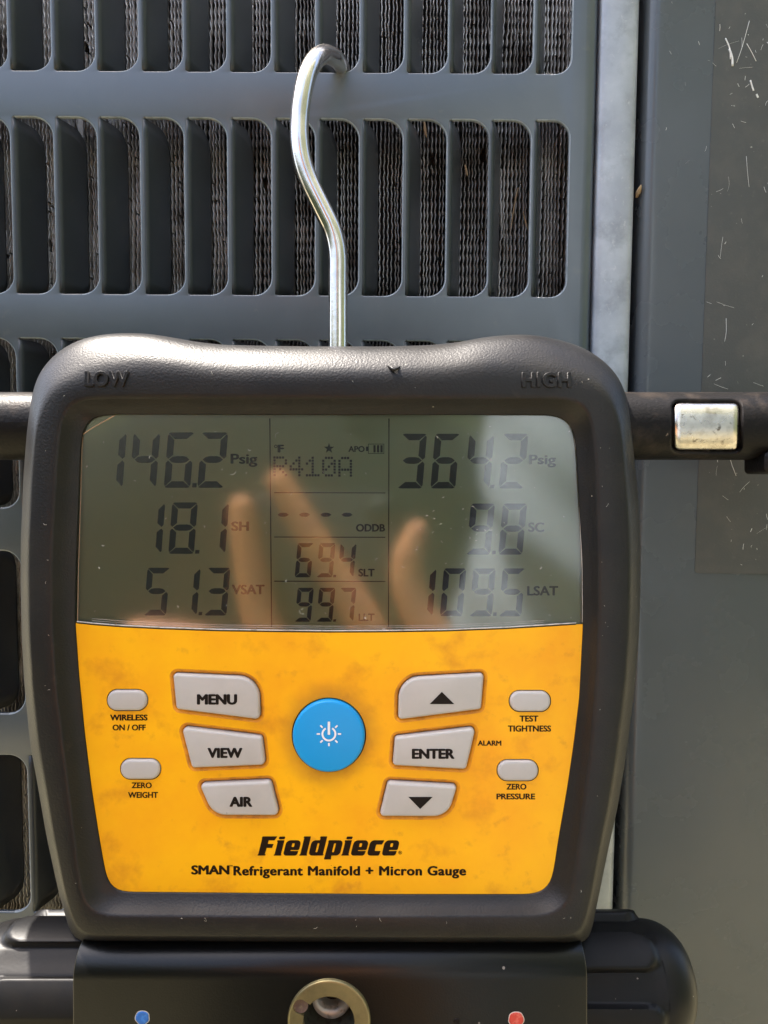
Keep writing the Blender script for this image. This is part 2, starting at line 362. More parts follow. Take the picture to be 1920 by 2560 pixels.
# right margin of the grille sheet rolls back beside the corner trim
prof = [(59.2, 0)]+[(59.2+4.2*math.sin(t), 4.2*(1-math.cos(t))) for t in [k*math.pi/16 for k in range(1, 9)]]+[(63.4, 14)]
for (a, b) in zip(prof, prof[1:]):
    vs_ = [bm.verts.new((p[0]*MM, p[1]*MM, z*MM)) for p, z in ((a, -215), (b, -215), (b, 190), (a, 190))]; bm.faces.new(vs_)
bmesh.ops.remove_doubles(bm, verts=bm.verts, dist=1e-6)
for f in bm.faces:                                        # all outward faces look towards -y
    if f.normal.y > 0.02: f.normal_flip()
bm.to_mesh(me); bm.free()
me.materials.append(M_panel); me.materials.append(M_rim)
sheet = link('grille_sheet', me, None, ac, angle=35)
# louver flap: punched from the opening, hinged on its left edge and bent inwards
def flap_mesh(w):
    h = HH-0.5; r = 1.6; phi = R(71); zs = 14; ss = 16; verts = []; faces = []
    L = r*phi
    for i in range(ss+1):
        s = w*(i/ss)
        lim = 0; rr1, rr2 = 4.8, 6.0
        z0 = 0; z1 = h
        if s > w-rr1: z0 = rr1-math.sqrt(max(0, rr1**2-(s-(w-rr1))**2))
        if s > w-rr2: z1 = h-(rr2-math.sqrt(max(0, rr2**2-(s-(w-rr2))**2)))
        if s < L: x = r*math.sin(s/r); y = r*(1-math.cos(s/r))
        else: x = r*math.sin(phi)+(s-L)*math.cos(phi); y = r*(1-math.cos(phi))+(s-L)*math.sin(phi)
        for j in range(zs+1): verts.append((x-0.5, y+0.01, z0+(z1-z0)*j/zs))
    for i in range(ss):
        for j in range(zs):
            a = i*(zs+1)+j; faces.append((a, a+zs+1, a+zs+2, a+1))
    return mesh('louver_blade', verts, faces)
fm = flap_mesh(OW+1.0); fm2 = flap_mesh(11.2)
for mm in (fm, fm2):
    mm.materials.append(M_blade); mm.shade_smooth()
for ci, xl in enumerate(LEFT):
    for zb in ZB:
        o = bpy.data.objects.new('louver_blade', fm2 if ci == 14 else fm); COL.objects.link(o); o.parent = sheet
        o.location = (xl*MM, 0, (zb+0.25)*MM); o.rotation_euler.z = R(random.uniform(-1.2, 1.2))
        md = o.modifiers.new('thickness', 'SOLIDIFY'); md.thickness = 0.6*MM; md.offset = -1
# condenser coil fins: wavy aluminium strips, too fine to pick apart
zs_ = np.arange(-215, 186, 0.55); pitch = 1.17; xs_ = np.arange(-148, 60, pitch)
V = []; F = []; base = 0
for k, x0 in enumerate(xs_):
    band = np.floor((zs_+500)/21.0).astype(int)
    jit = rng.normal(0, 0.10, 40)[band % 40] + 0.16*np.sin(zs_/17+k*0.9)+rng.normal(0, 0.02, len(zs_))
    ph = zs_/3.35*2*np.pi + 0.35*np.sin(k*0.05)
    wv = 0.19*(2/np.pi)*np.arcsin(np.sin(ph)*0.96)*1.2
    x = x0+wv+jit*0.9+0.30*np.sin(zs_/6.3+1.7*np.sin(k*.4))*np.maximum(0, np.sin(k*.23+zs_/40+.8*np.sin(zs_/13)))**3; yf = 14.0+rng.normal(0, 0.12)+0.25*np.sin(zs_/31+k*.37)+rng.normal(0, .05, len(zs_)); t = 0.125
    A = np.stack([x-t, yf, zs_], 1); B = np.stack([x+t, yf, zs_], 1)
    C = np.stack([x-t-0.05, yf+4.5, zs_], 1); D = np.stack([x+t+.05, yf+4.5, zs_], 1)
    n = len(zs_); V += [C, A, B, D]
    idx = np.arange(n-1); keep = rng.random(n-1) > 0.02
    gap = np.zeros(n-1, bool)
    for g in range(rng.integers(0, 2)):
        g0 = rng.integers(0, n-1); gap[g0:g0+rng.integers(2, 9)] = True
    idx = idx[keep & ~gap]
    for q in range(3):
        F.append(np.stack([base+q*n+idx, base+(q+1)*n+idx, base+(q+1)*n+idx+1, base+q*n+idx+1], 1))
    base += 4*n
V = np.concatenate(V)*MM; F = np.concatenate(F)
me = bpy.data.meshes.new('coil_fins'); me.vertices.add(len(V)); me.vertices.foreach_set('co', V.ravel())
me.loops.add(F.size); me.loops.foreach_set('vertex_index', F.ravel().astype(np.int32))
me.polygons.add(len(F)); me.polygons.foreach_set('loop_start', np.arange(0, F.size, 4, dtype=np.int32)); me.update(); me.validate()
tag(link('coil_fins', me, M_fin, ac, smooth=False), kind='stuff')
# sheet behind the fins, tubes crossing them and the coil's vertical end plate
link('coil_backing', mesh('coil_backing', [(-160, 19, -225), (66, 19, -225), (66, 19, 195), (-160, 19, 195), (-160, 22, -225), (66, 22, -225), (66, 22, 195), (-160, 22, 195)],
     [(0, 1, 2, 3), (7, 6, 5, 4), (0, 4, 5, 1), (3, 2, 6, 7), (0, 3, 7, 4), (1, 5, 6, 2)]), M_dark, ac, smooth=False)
for xx in (-97.0,):
    bm = bmesh.new(); bmesh.ops.create_cube(bm, size=1, matrix=Matrix.Translation((xx*MM, 13.0*MM, -12*MM)) @ Matrix.Diagonal((1.6*MM, 0.8*MM, 395*MM, 1)))
    me = bpy.data.meshes.new('coil_end_plate'); bm.to_mesh(me); bm.free(); link('coil_end_plate', me, M_galv, ac, smooth=False)
# galvanised corner trim: shallow crowned strip with a folded right edge
def extrude_z(name, prof, z0, z1, m, parent, nz=1, **k):
    rings = [[(p[0], p[1], z0+(z1-z0)*j/nz) for p in prof] for j in range(nz+1)]
    me = loft(name, rings, closed=False); return link(name, me, m, parent, **k)
pr = [(63.7, 9), (63.7, 2.2), (63.8, 1.5), (64.3, 1.05), (66, 0.75), (70, 0.55), (73.2, 0.65), (74.3, 0.95), (75.1, 1.6), (75.5, 2.6), (75.7, 9)]
trim = extrude_z('corner_trim', pr, -215, 190, M_galv, ac, angle=50)
# right hand casing: rolled left edge then a broad slightly bowed face
pr = [(77.6, 12), (77.6, 3.6)]+[(81.2-3.6*math.cos(t), 3.6-3.6*math.sin(t)) for t in [k*math.pi/2/8 for k in range(1, 9)]]
pr += [(81.2+d, 0.0+0.0004*d*d) for d in (1.5, 5, 10, 20, 35, 55, 80)]
case = extrude_z('side_casing', pr, -215, 190, M_case, ac, nz=8, angle=60)
# dark gap behind trim and casing
link('frame_gap', mesh('frame_gap', [(60, 12.5, -215), (80, 12.5, -215), (80, 12.5, 190), (60, 12.5, 190), (60, 15, -215), (80, 15, -215), (80, 15, 190), (60, 15, 190)],
     [(0, 1, 2, 3), (7, 6, 5, 4), (0, 4, 5, 1), (3, 2, 6, 7), (0, 3, 7, 4), (1, 5, 6, 2)]), M_dark, ac, smooth=False)
# worn film left where a sticker sat on the casing
L = round_poly([(97.3, -18.5), (150, -18.5), (150, 188), (97.3, 188)], 1.2)
me = curve_mesh('worn_film', [L], extrude=0.06); me.transform(Matrix.Rotation(math.pi/2, 4, 'X')); me.transform(Matrix.Translation((0, 0.02*MM, 0)))
film = link('worn_film', me, M_worn, ac, smooth=False)
# scratches and lint on the film and casing
def wisp(pts, r, y=-0.10): return tube('scratch', [(p[0], y, p[1]) for p in pts], r, seg=5, sub=3)
bm = bmesh.new()
def join(bm, me): bm.from_mesh(me); bpy.data.meshes.remove(me)
for i in range(84):
    if i < 52: x = random.uniform(98.5, 125); z = random.uniform(-16, 152)
    elif i < 60: x = random.uniform(82, 97); z = random.uniform(100, 152)
    else: x = random.uniform(98, 124); z = random.choice([random.uniform(-14, 50), random.uniform(128, 150)])
    a = random.choice([random.gauss(1.5, .35), random.uniform(0, 3.14)]); l_ = abs(random.gauss(0.5, 1.3))+0.25
    if i < 14 : l_ = random.uniform(3, 7)
    p0 = (x, z); p2 = (x+l_*math.cos(a), z+l_*math.sin(a)); p1 = ((p0[0]+p2[0])/2+random.gauss(0, .05*l_), (p0[1]+p2[1])/2)
    yy = -0.085 if x > 97.3 else -0.02
    yy += 0.0004*(x-81.2)**2 if x <= 97 else 0.0
    join(bm, wisp([p0, p1, p2], random.uniform(0.02, 0.065)*(0.6 if l_ > 2 else 1), yy))
for pts, r_ in [([(100.6, 142), (102.0, 139), (102.3, 136)], .22), ([(101.8, 139), (102.8, 136.5), (103.0, 134)], .35), ([(107.5, 147), (105.8, 140), (104.2, 135)], .07),
                ([(107, 140.5), (108.6, 138), (110, 135.5)], .10), ([(113, 141), (115, 139), (118, 137)], .09), ([(108.5, 130), (109.2, 128), (109.6, 127)], .26), ([(110.5, 126), (110.8, 125.4), (111, 125)], .3),
                ([(108.2, 108), (108.8, 103), (109.4, 99)], .05), ([(106, 23), (107, 17), (109, 12)], .07), ([(111, 30), (113, 22), (113.5, 14)], .05), ([(104, 60), (104.2, 56), (103.8, 53)], .06)]:
    join(bm, wisp(pts, r_, -0.10))
me = bpy.data.meshes.new('scratch_marks'); bm.to_mesh(me); bm.free(); tag(link('scratch_marks', me, M_lint, ac), kind='stuff')

# ================================================================== MANIFOLD GAUGE
g = empty('manifold_gauge', GM, 'yellow and black digital refrigerant manifold gauge hanging by its steel hook from the grille', 'gauge')
O_ = [(52,1341),(55,1283),(58,1196),(67,1080),(78,994),(93,941),(116,907),(150,875),(197,849),(255,836),(312,832),(370,834),(428,843),(492,855),(555,862),(637,864),(760,866),(960,866),(1076,863),(1151,855),(1209,843),(1278,836),(1336,837),(1400,849),(1452,866),(1498,892),(1533,924),(1556,959),(1568,999),(1576,1051),(1585,1138),(1594,1225),(1600,1312),(1602,1400),(1601,1500),(1597,1598),(1588,1714),(1573,1829),(1562,1910),(1544,2020),(1524,2107),(1504,2205),(1484,2304),(1476,2344),(1463,2357),(1448,2362),(1200,2362),(800,2360),(215,2357),(192,2351),(178,2338),(171,2318),(145,2224),(116,2090),(93,1957),(75,1858),(61,1714),(54,1598),(51,1450)]
M_ = [(127,1400),(131,1310),(136,1225),(142,1130),(150,1060),(165,1018),(191,1000),(230,994),(560,993),(960,994),(1400,994),(1440,1001),(1469,1024),(1483,1070),(1492,1167),(1498,1399),(1497,1560),(1492,1685),(1475,1887),(1452,2060),(1435,2195),(1420,2255),(1385,2285),(1340,2291),(960,2293),(579,2292),(260,2290),(222,2275),(203,2230),(191,2150),(168,1955),(139,1724),(128,1560)]
I_ = [(189,1557),(191,1430),(198,1254),(204,1100),(214,1058),(238,1040),(289,1036),(960,1037),(1380,1038),(1412,1046),(1430,1066),(1439,1110),(1447,1254),(1456,1399),(1457,1561),(1448,1743),(1434,1858),(1418,1968),(1396,2096),(1382,2188),(1372,2214),(1355,2228),(1333,2235),(960,2235),(301,2229),(276,2214),(265,2186),(248,2090),(230,1974),(212,1829),(198,1685)]
C0 = (820, 1640); N = 420
def smooth(l, it=2):
    for _ in range(it): l = [((l[i-1][0]+2*l[i][0]+l[(i+1) % len(l)][0])/4, (l[i-1][1]+2*l[i][1]+l[(i+1) % len(l)][1])/4) for i in range(len(l))]
    return l
Or, Mr, Ir = (smooth(ray_loop(x, C0, N), 3) for x in (O_, M_, I_))
rings = []
def lerp2(a, b, t): return (a[0]+(b[0]-a[0])*t, a[1]+(b[1]-a[1])*t)
ZF = 4.0
def rnd(py): k = sm((1080-py)/200); return k+(1-k)*0.5      # broad roll along the top, tighter down the sides
rings.append([P(C0[0]+(a[0]-C0[0])*0.985, C0[1]+(a[1]-C0[1])*0.985, -30) for a in Or])
rings.append([P(a[0], a[1], -26) for a in Or])
rings.append([P(a[0], a[1], -14) for a in Or])
for t, z in [(0, -8), (0.008, -5.2), (0.03, -3.3), (0.07, -1.9), (0.12, -0.75), (0.18, 0.3), (0.24, 1.15), (0.30, 1.9), (0.36, 2.55), (0.42, 3.1), (0.48, 3.5), (0.55, 3.8), (0.63, 3.97)]:
    rings.append([P(*lerp2(a, b, t*rnd(a[1])), z) for a, b in zip(Or, Mr)])
rings.append([P(*lerp2(a, b, 0.75), ZF+0.05) for a, b in zip(Or, Mr)])
rings.append([P(*lerp2(a, b, 0.93), ZF) for a, b in zip(Or, Mr)])
for k, (t, z) in enumerate([(0.02, ZF-0.15), (0.10, ZF-0.5), (0.35, ZF-1.7), (0.7, ZF-3.1), (0.92, 0.35), (1.0, 0.1), (1.0, -0.3), (1.0, -3.5)]):
    rings.append([P(*lerp2(b, c, t), z) for b, c in zip(Mr, Ir)])
boot = link('rubber_boot', loft('rubber_boot', rings, cap0=True), M_boot, g)
link('raised_lettering', text_mesh('raised_lettering', 'LOW', 215, 320, 930, 964.7, ZF+0.05, bold=0.015, extrude=0.42, bevel=0.10, space=1.1), M_boot, boot, smooth=False)
link('raised_lettering', text_mesh('raised_lettering', 'HIGH', 1306.5, 1424.7, 933, 967, ZF+0.05, bold=0.015, extrude=0.42, bevel=0.10, space=1.1), M_boot, boot, smooth=False)

# faceplate with key openings
def circ(cx, cy, r, n=64): return [(cx+r*math.cos(2*math.pi*k/n), cy+r*math.sin(2*math.pi*k/n)) for k in range(n)]
def pill(x0, x1, y0, y1): return round_poly([(x0, y0), (x1, y0), (x1, y1), (x0, y1)], (y1-y0)*0.485, 10)
KEYS = [
 ('menu_key', round_poly([(434,1682),(648,1692),(651,1797),(443,1771)], [9, 56, 11, 9], 10)),
 ('view_key', round_poly([(455,1815),(656,1839),(664,1910),(482,1917.5)], [11, 10, 11, 9], 8)),
 ('air_key', round_poly([(499,1957),(677.5,1949),(699,2036),(534,2035.5)], [10, 11, 11, 52], 10)),
 ('up_key', round_poly([(997,1694),(1209,1682),(1202,1771),(995.5,1797.5)], [58, 9, 9, 9], 10)),
 ('enter_key', round_poly([(987.5,1840),(1189,1816),(1164.5,1921),(981.5,1911)], [9, 11, 9, 9], 8)),
 ('down_key', round_poly([(969.5,1951.5),(1143,1961),(1119,2038.5),(948.5,2038)], [9, 9, 48, 9], 10)),
 ('wireless_key', pill(269, 368.5, 1724.5, 1775.5)), ('zero_weight_key', pill(302.5, 401, 1897, 1947)),
 ('test_key', pill(1274, 1375.5, 1727, 1778)), ('zero_pressure_key', pill(1243.5, 1344.5, 1900, 1951)),
]
top = [(185, 1556), (192, 1557.5), (230, 1561.5), (300, 1567), (400, 1572), (540, 1577), (700, 1579.5), (820, 1580.5), (960, 1580), (1120, 1577.5), (1260, 1572), (1360, 1566), (1440, 1561), (1462, 1560)]
low = [(1456,1743),(1442,1858),(1426,1968),(1404,2096),(1390,2190),(1378,2222),(1355,2236),(1333,2243),(960,2243),(301,2237),(268,2220),(257,2186),(240,2090),(222,1974),(204,1829),(190,1685)]
def G(loop): return [P2(*p) for p in loop]
fl = [G(top+low)]; lips = []
for nme, L in KEYS:
    Lg = G(L); dd = 1.05 if len(L) < 60 and not nme.startswith(('wire', 'zero', 'test')) else 0.22
    fl.append(offset(Lg, dd)); lips.append((nme, Lg, dd))
pc = P2(822.3, 1837); PR = 90.0*K
pw_ring = circ(pc[0], pc[1], PR+0.30, 80); fl.append(pw_ring)
plate = link('faceplate', curve_mesh('faceplate', fl), M_yellow, g, smooth=False)
for nme, Lg, dd in lips:
    rr = [[(p[0], p[1], z) for p in offset(Lg, d)] for d, z in ([(dd, 0), (dd*0.72, -0.06), (0.42, -0.30), (0.14, -0.62), (0.10, -1.0)] if dd > 0.5 else [(dd, 0), (dd, -.9)])]
    link('key_recess', loft('key_recess', rr), M_lip if dd > .5 else M_grime, plate)
    rr = [[(p[0], p[1], z) for p in offset(Lg, d)] for d, z in [(0.16, -0.9), (-1.2, -0.92)]]
    link('grime_line', loft('grime_line', rr), M_grime, plate)
link('key_recess', loft('key_recess', [[(p[0], p[1], z) for p in pw_ring] for z in (0, -1)]), M_print, plate)
def key(nme, Lg, m, H=1.15, bev=0.95):
    rr = [[(p[0], p[1], -1.0) for p in Lg]]
    for d, z in [(0, H-bev*0.9), (-0.05, H-bev*0.62), (-0.15, H-bev*0.36), (-0.31, H-bev*0.16), (-0.52, H-bev*0.04), (-0.74, H)]:
        rr.append([(p[0], p[1], z) for p in offset(Lg, d)])
    return link(nme, loft(nme, rr, cap1=True), m, g)
kobj = {}
for nme, L in KEYS:
    lab = nme.replace('_key', ' key').replace('_', ' ')
    small = nme.startswith(('wire', 'zero', 'test'))
    ko = key(nme, G(L), M_key, H=0.75 if small else 1.1, bev=0.8 if small else 0.95)
    kobj[nme] = ko
pk = key('power_key', circ(pc[0], pc[1], PR, 96), M_blue, H=1.5, bev=1.1); pk['label'] = 'round bright blue power key with white sun symbol'
ZK = 1.16
text('key_legend', 'MENU', 494.4, 590.7, 1736.7, 1760.4, ZK, M_print, kobj['menu_key'], bold=0.033)
text('key_legend', 'VIEW', 520.7, 604, 1871, 1893.8, ZK, M_print, kobj['view_key'], bold=0.033)
text('key_legend', 'AIR', 575.7, 629, 1993.3, 2016, ZK, M_print, kobj['air_key'], bold=0.033)
text('key_legend', 'ENTER', 1031.7, 1134.5, 1873.2, 1896, ZK, M_print, kobj['enter_key'], bold=0.033)
def poly(name, pts, z, m, parent):
    me = curve_mesh(name, [[P2(*p, z) for p in pts]], z=z); return link(name, me, m, parent, smooth=False)
poly('arrow_mark', [(1074,1760.3),(1136,1760.3),(1104.7,1729.6)], ZK, M_print, kobj['up_key'])
poly('arrow_mark', [(1020.7,1992.3),(1081.8,1992.3),(1050.5,2022.7)], ZK, M_print, kobj['down_key'])
# power symbol
sx, sy, zz = 822.3, 1835, 1.58
arc = [(sx+18.5*math.sin(t), sy-18.5*math.cos(t)) for t in [R(30+300*k/40) for k in range(41)]]+[(sx+13.9*math.sin(t), sy-13.9*math.cos(t)) for t in [R(330-300*k/40) for k in range(41)]]
bm = bmesh.new()
def addpoly(bm, pts, z): join(bm, curve_mesh('t', [[P2(*p, z) for p in pts]], z=z))
addpoly(bm, arc, zz)
addpoly(bm, round_poly([(sx-3,1804),(sx+3,1804),(sx+3,1837),(sx-3,1837)], .8, 2), zz)
for a in (90, 135, 180, 225, 270, 45, 315):
    d = (math.sin(R(a)), -math.cos(R(a))); q = (-d[1], d[0]); w_ = 2.0
    addpoly(bm, [(sx+d[0]*r+q[0]*s, sy+d[1]*r+q[1]*s) for r, s in ((22.3, -w_), (30.4, -w_), (30.4, w_), (22.3, w_))], zz)
me = bpy.data.meshes.new('power_symbol'); bm.to_mesh(me); bm.free(); link('power_symbol', me, M_white, pk, smooth=False)
# printed words on the faceplate
for s, x0, x1, yt, yb, bo in [('WIRELESS', 276, 368, 1787, 1800.7, .027), ('ON / OFF', 282, 363.7, 1812, 1825.6, .022), ('ZERO', 329.6, 378.8, 1956.7, 1970, .022), ('WEIGHT', 320.7, 394.5, 1980.5, 1994.4, .022),
      ('TEST', 1299.7, 1345, 1789.5, 1803.6, .022), ('TIGHTNESS', 1270.5, 1377, 1814.3, 1828.6, .022), ('ALARM', 1195, 1252.7, 1851.8, 1863.8, .022), ('ZERO', 1266.8, 1315.4, 1960, 1973.5, .022), ('PRESSURE', 1242, 1337, 1984.5, 1998, .022),
      ('SMAN', 479.8, 572, 2164.3, 2185.5, .027), ('TM', 573.5, 581, 2163, 2166.5, .02), ('Refrigerant Manifold + Micron Gauge', 585, 1163.9, 2166, 2188.0, .025)]:
    text('printed_words', s, x0, x1, yt, yb, 0.05, M_printb, plate, bold=bo, **({'space': 1.08} if s.startswith('Refr') else {}))
# logo letters: heavy slanted capitals built as outlines. unit: x-height 1, then slanted
def logo():
    bm = bmesh.new(); T = 0.42; XH = 1.0; CH = 1.25; sl = 0.24
    X = [0.0]; S = 355/8.55
    def put(loops, adv):
        LL = []
        for L in loops: LL.append([P2(643.5+(X[0]+x+y*sl)*sc_, 2139-(y*(48/1.25)), 0.06) for x, y in L])
        join(bm, curve_mesh('t', LL, z=0.06)); X[0] += adv
    sc_ = 39.8
    # F
    put([round_poly([(0, 0), (0.50, 0), (0.50, 0.08), (0.44, 0.1), (0.47, 0.50), (0.80, 0.50), (0.84, 0.76), (0.47, 0.76), (0.47, 0.99), (0.84, 0.99), (0.95, CH), (0.03, CH), (0.0, 1.16), (0.03, 1.1), (0.03, 0.1), (0, 0.06)], .02, 2)], 1.02)
    def istem(dot=True, tall=False, x=0.0):
        h = CH if tall else XH
        L = [round_poly([(x, 0), (x+0.47, 0), (x+0.47, 0.07), (x+0.44, 0.10), (x+0.44, h), (x, h), (x, h-0.08), (x+0.04, h-0.12), (x+0.04, 0.1), (x, .06)], .02, 2)]
        return L
    dotL = round_poly([(0.06, 1.06), (0.42, 1.06), (0.46, 1.24), (0.06, 1.24)], .06, 3)
    put(istem(), 0); put([dotL], 0.58)
    eo = round_poly([(0.0, 0), (0.86, 0), (0.90, 0.30), (0.40, 0.30), (0.40, 0.36), (0.93, 0.36), (0.93, XH), (0, XH)], [.2, .14, .03, .03, .0, .1, .26, .26], 6)
    ei = round_poly([(0.40, 0.56), (0.56, 0.56), (0.56, 0.80), (0.40, 0.80)], .04, 3)
    put([eo, ei], 1.03)
    put(istem(tall=True), 0.56)
    do = round_poly([(0, 0), (0.88, 0), (0.96, 0.08), (0.90, 0.12), (0.90, CH), (0.48, CH), (0.46, CH-.08), (0.50, CH-.12), (0.50, XH), (0, XH)], [.24, .02, .02, .02, .03, .03, .02, .02, .02, .26], 6)
    di = round_poly([(0.40, 0.22), (0.52, 0.22), (0.52, 0.80), (0.40, 0.80)], .04, 3)
    put([do, di], 1.04)
    po = round_poly([(0.0, -0.25), (0.46, -0.25), (0.44, -0.18), (0.42, 0.0), (0.93, 0), (0.93, XH), (0.03, XH), (0, XH-.08), (0.03, XH-.12)], [.02, .02, .02, .02, .25, .25, .03, .02, .02], 6)
    put([po, [(x, y) for x, y in di]], 1.03)
    put(istem(), 0); put([dotL], 0.58)
    put([eo, ei], 1.03)
    co = round_poly([(0, 0), (0.76, 0), (0.80, 0.30), (0.42, 0.30), (0.42, 0.72), (0.78, 0.72), (0.88, XH), (0, XH)], [.22, .1, .03, .06, .06, .03, .03, .26], 6)
    put([co], 0.92)
    put([eo, ei], 0.9)
    # registered mark
    for r0, r1 in ((4.6, 3.7),):
        join(bm, curve_mesh('t', [[P2(*p, .06) for p in circ(1000.5, 2131.5, r0, 24)], [P2(*p, .06) for p in circ(1000.5, 2131.5, r1, 24)]], z=.06))
    me = bpy.data.meshes.new('logo_lettering'); bm.to_mesh(me); bm.free()
    # fit to the measured width
    xs = [v.co.x for v in me.vertices if v.co.x < P2(996, 0)[0]*MM*1.02+1]; 
    return me, X[0]
lm, adv = logo(); link('logo_lettering', lm, M_printb, plate, smooth=False)
text('printed_words', 'R', 998.7, 1002.4, 2129, 2134, 0.06, M_printb, plate, bold=.02)

# ---- display
ZL = -1.7
dl = [(186,1562),(188,1430),(195,1254),(201,1100),(210,1056),(236,1035),(289,1031),(960,1032),(1382,1033),(1416,1041),(1434,1062),(1443,1110),(1451,1254),(1460,1399),(1462,1563)]
bot = list(reversed(top))
disp = link('display', curve_mesh('display', [[P2(*p, ZL) for p in dl+[(x, y+2) for x, y in bot]]], z=ZL), M_lcd, g, smooth=False)
ZS = ZL+0.06
def seg_digit(ch, tr, top_, bot_, w, slant, m=M_seg, tk=None):
    """seven-segment figure; tr = photo x of its top right corner"""
    SEG = {'0': 'abcdef', '1': 'bc', '2': 'abged', '3': 'abgcd', '4': 'fgbc', '5': 'afgcd', '6': 'afgedc', '7': 'abc', '8': 'abcdefg', '9': 'abcdfg'}
    h = bot_-top_; t = tk or h*0.118; tx = t*1.03; gp = h*0.011; x0 = tr-w; mid = h*0.49
    S = {}
    S['a'] = [(gp*1.6+t*.30, 0), (w-gp*1.6-t*.30, 0), (w-gp, t*.12), (w-tx*1.0-gp, t), (tx*1.0+gp, t), (gp, t*.12)]
    S['d'] = [(tx+gp, h-t), (w-tx-gp, h-t), (w-gp, h-t*.12), (w-gp*1.6-t*.3, h), (gp*1.6+t*.3, h), (gp, h-t*.12)]
    def vert(side, y0, y1, up):
        if side == 'l':
            q = [(0, y0+t*.45), (t*.16, y0+t*.16), (tx, y0+t+gp), (tx, y1-t*.62), (t*.32, y1)] if up else [(t*.32, y0), (tx, y0+t*.62), (tx, y1-t-gp), (t*.16, y1-t*.16), (0, y1-t*.45)]
            if up: q += [(0, y1-t*.35)]
            else: q += [(0, y0+t*.35)]
            return q
        q = vert('l', y0, y1, up); return [(w-x, y) for x, y in q]
    S['f'] = vert('l', gp, mid-gp*1.2, True); S['b'] = vert('r', gp, mid-gp*1.2, True)
    S['e'] = vert('l', mid+gp*1.6, h-gp, False); S['c'] = vert('r', mid+gp*1.6, h-gp, False)
    hh = t*.52
    S['g'] = [(t*.45, mid), (t*.95, mid-hh*.8), (t*1.5, mid-hh), (w-t*1.5, mid-hh), (w-t*.95, mid-hh*.8), (w-t*.45, mid), (w-t*.95, mid+hh*.8), (w-t*1.5, mid+hh), (t*1.5, mid+hh), (t*.95, mid+hh*.8)]
    bm = bmesh.new()
    for k in SEG[ch]:
        pts = [(x0+x-slant*y/h, top_+y) for x, y in S[k]]
        addpoly(bm, pts, ZS)
    me = bpy.data.meshes.new('digit'); bm.to_mesh(me); bm.free(); return link('digit', me, m, disp, smooth=False)
def dot(x0, x1, y0, y1, m=M_seg): poly('decimal_point', [(x0, y0), (x1, y0), (x1-1, y1), (x0-1, y1)], ZS, m, disp)
for ch, tr in zip('146', (317, 400.6, 486.5)): seg_digit(ch, tr, 1081, 1219.6, 66, 11)
seg_digit('2', 570.3, 1081, 1219.6, 66, 11)
dot(481, 492, 1208, 1218.5)
for ch, tr in zip('181', (413.3, 494.7, 573)): seg_digit(ch, tr, 1256, 1384.6, 64, 10)
dot(488.5, 499, 1375, 1384)
for ch, tr in zip('513', (425, 501.7, 576)): seg_digit(ch, tr, 1419.4, 1538.7, 56, 10)
dot(497, 506, 1529.6, 1538)
for ch, tr in zip('3642', (1067.7, 1150, 1236, 1320.9)): seg_digit(ch, tr, 1084.4, 1221, 62, 12)
dot(1225, 1236, 1211.7, 1220.5)
for ch, tr in zip('98', (1237.5, 1317.7)): seg_digit(ch, tr, 1258.8, 1386.5, 60, 12, M_seg2)
dot(1230.5, 1239.5, 1377, 1385.5, M_seg2)
for ch, tr in zip('1095', (1091.4, 1165.8, 1239.5, 1313)): seg_digit(ch, tr, 1420.8, 1540.5, 56, 10, M_seg2)
dot(1233, 1242, 1531, 1540, M_seg2)
for ch, tr in zip('694', (784.5, 839, 891.5)): seg_digit(ch, tr, 1357.8, 1443.2, 40, 8)
dot(833.5, 840.5, 1437, 1443.2)
for ch, tr in zip('997', (784.5, 838.5, 891)): seg_digit(ch, tr, 1469.5, 1554.3, 40, 8)
dot(833.5, 840.5, 1548, 1554.3)
for s, x0, x1, yt, yb, bo in [('Psig', 577.8, 642, 1135, 1158.6, .017), ('Psig', 1324, 1388.6, 1137.5, 1160, .017), ('SH', 579.8, 621, 1304.5, 1326.5, .022), ('VSAT', 580.9, 660, 1462.5, 1485, .022), ('ODDB', 891, 961.7, 1310.8, 1328.3, .022),
      ('SLT', 897, 935.7, 1422.7, 1440.6, .02), ('LLT', 897, 935.7, 1534.4, 1551.9, .016), ('SC', 1321.4, 1359.6, 1307, 1329, .018), ('LSAT', 1319, 1394.4, 1466, 1488, .018), ('F', 696, 708, 1112.5, 1130.4, .03), ('APO', 871.5, 911, 1115.7, 1129.4, .018)]:
    text('unit_legend', s, x0, x1, yt, yb, ZS, M_seg, disp, bold=bo)
bm = bmesh.new()
join(bm, curve_mesh('t', [[P2(*p, ZS) for p in circ(689.5, 1116, 4.2, 20)], [P2(*p, ZS) for p in circ(689.5, 1116, 2.4, 20)]], z=ZS))
me = bpy.data.meshes.new('degree_mark'); bm.to_mesh(me); bm.free(); link('degree_mark', me, M_seg, disp, smooth=False)
poly('star_mark', [(822.5+(13.5 if k % 2 == 0 else 5.4)*math.sin(R(36*k)), 1121-(13.5 if k % 2 == 0 else 5.4)*math.cos(R(36*k))) for k in range(10)], ZS, M_seg, disp)
bm = bmesh.new()
bx = lambda a, b, c, d: [(a, c), (b, c), (b, d), (a, d)]
join(bm, curve_mesh('t', [[P2(*p, ZS) for p in bx(920.3, 960.3, 1109.5, 1134.5)], [P2(*p, ZS) for p in bx(921.7, 958.9, 1110.9, 1133.1)]], z=ZS))
addpoly(bm, bx(915, 920.3, 1116.5, 1127.5), ZS)
for a, b in ((933.6, 939), (942.4, 948), (951, 956.6)): addpoly(bm, bx(a, b, 1113, 1131), ZS)
me = bpy.data.meshes.new('battery_mark'); bm.to_mesh(me); bm.free(); link('battery_mark', me, M_seg, disp, smooth=False)
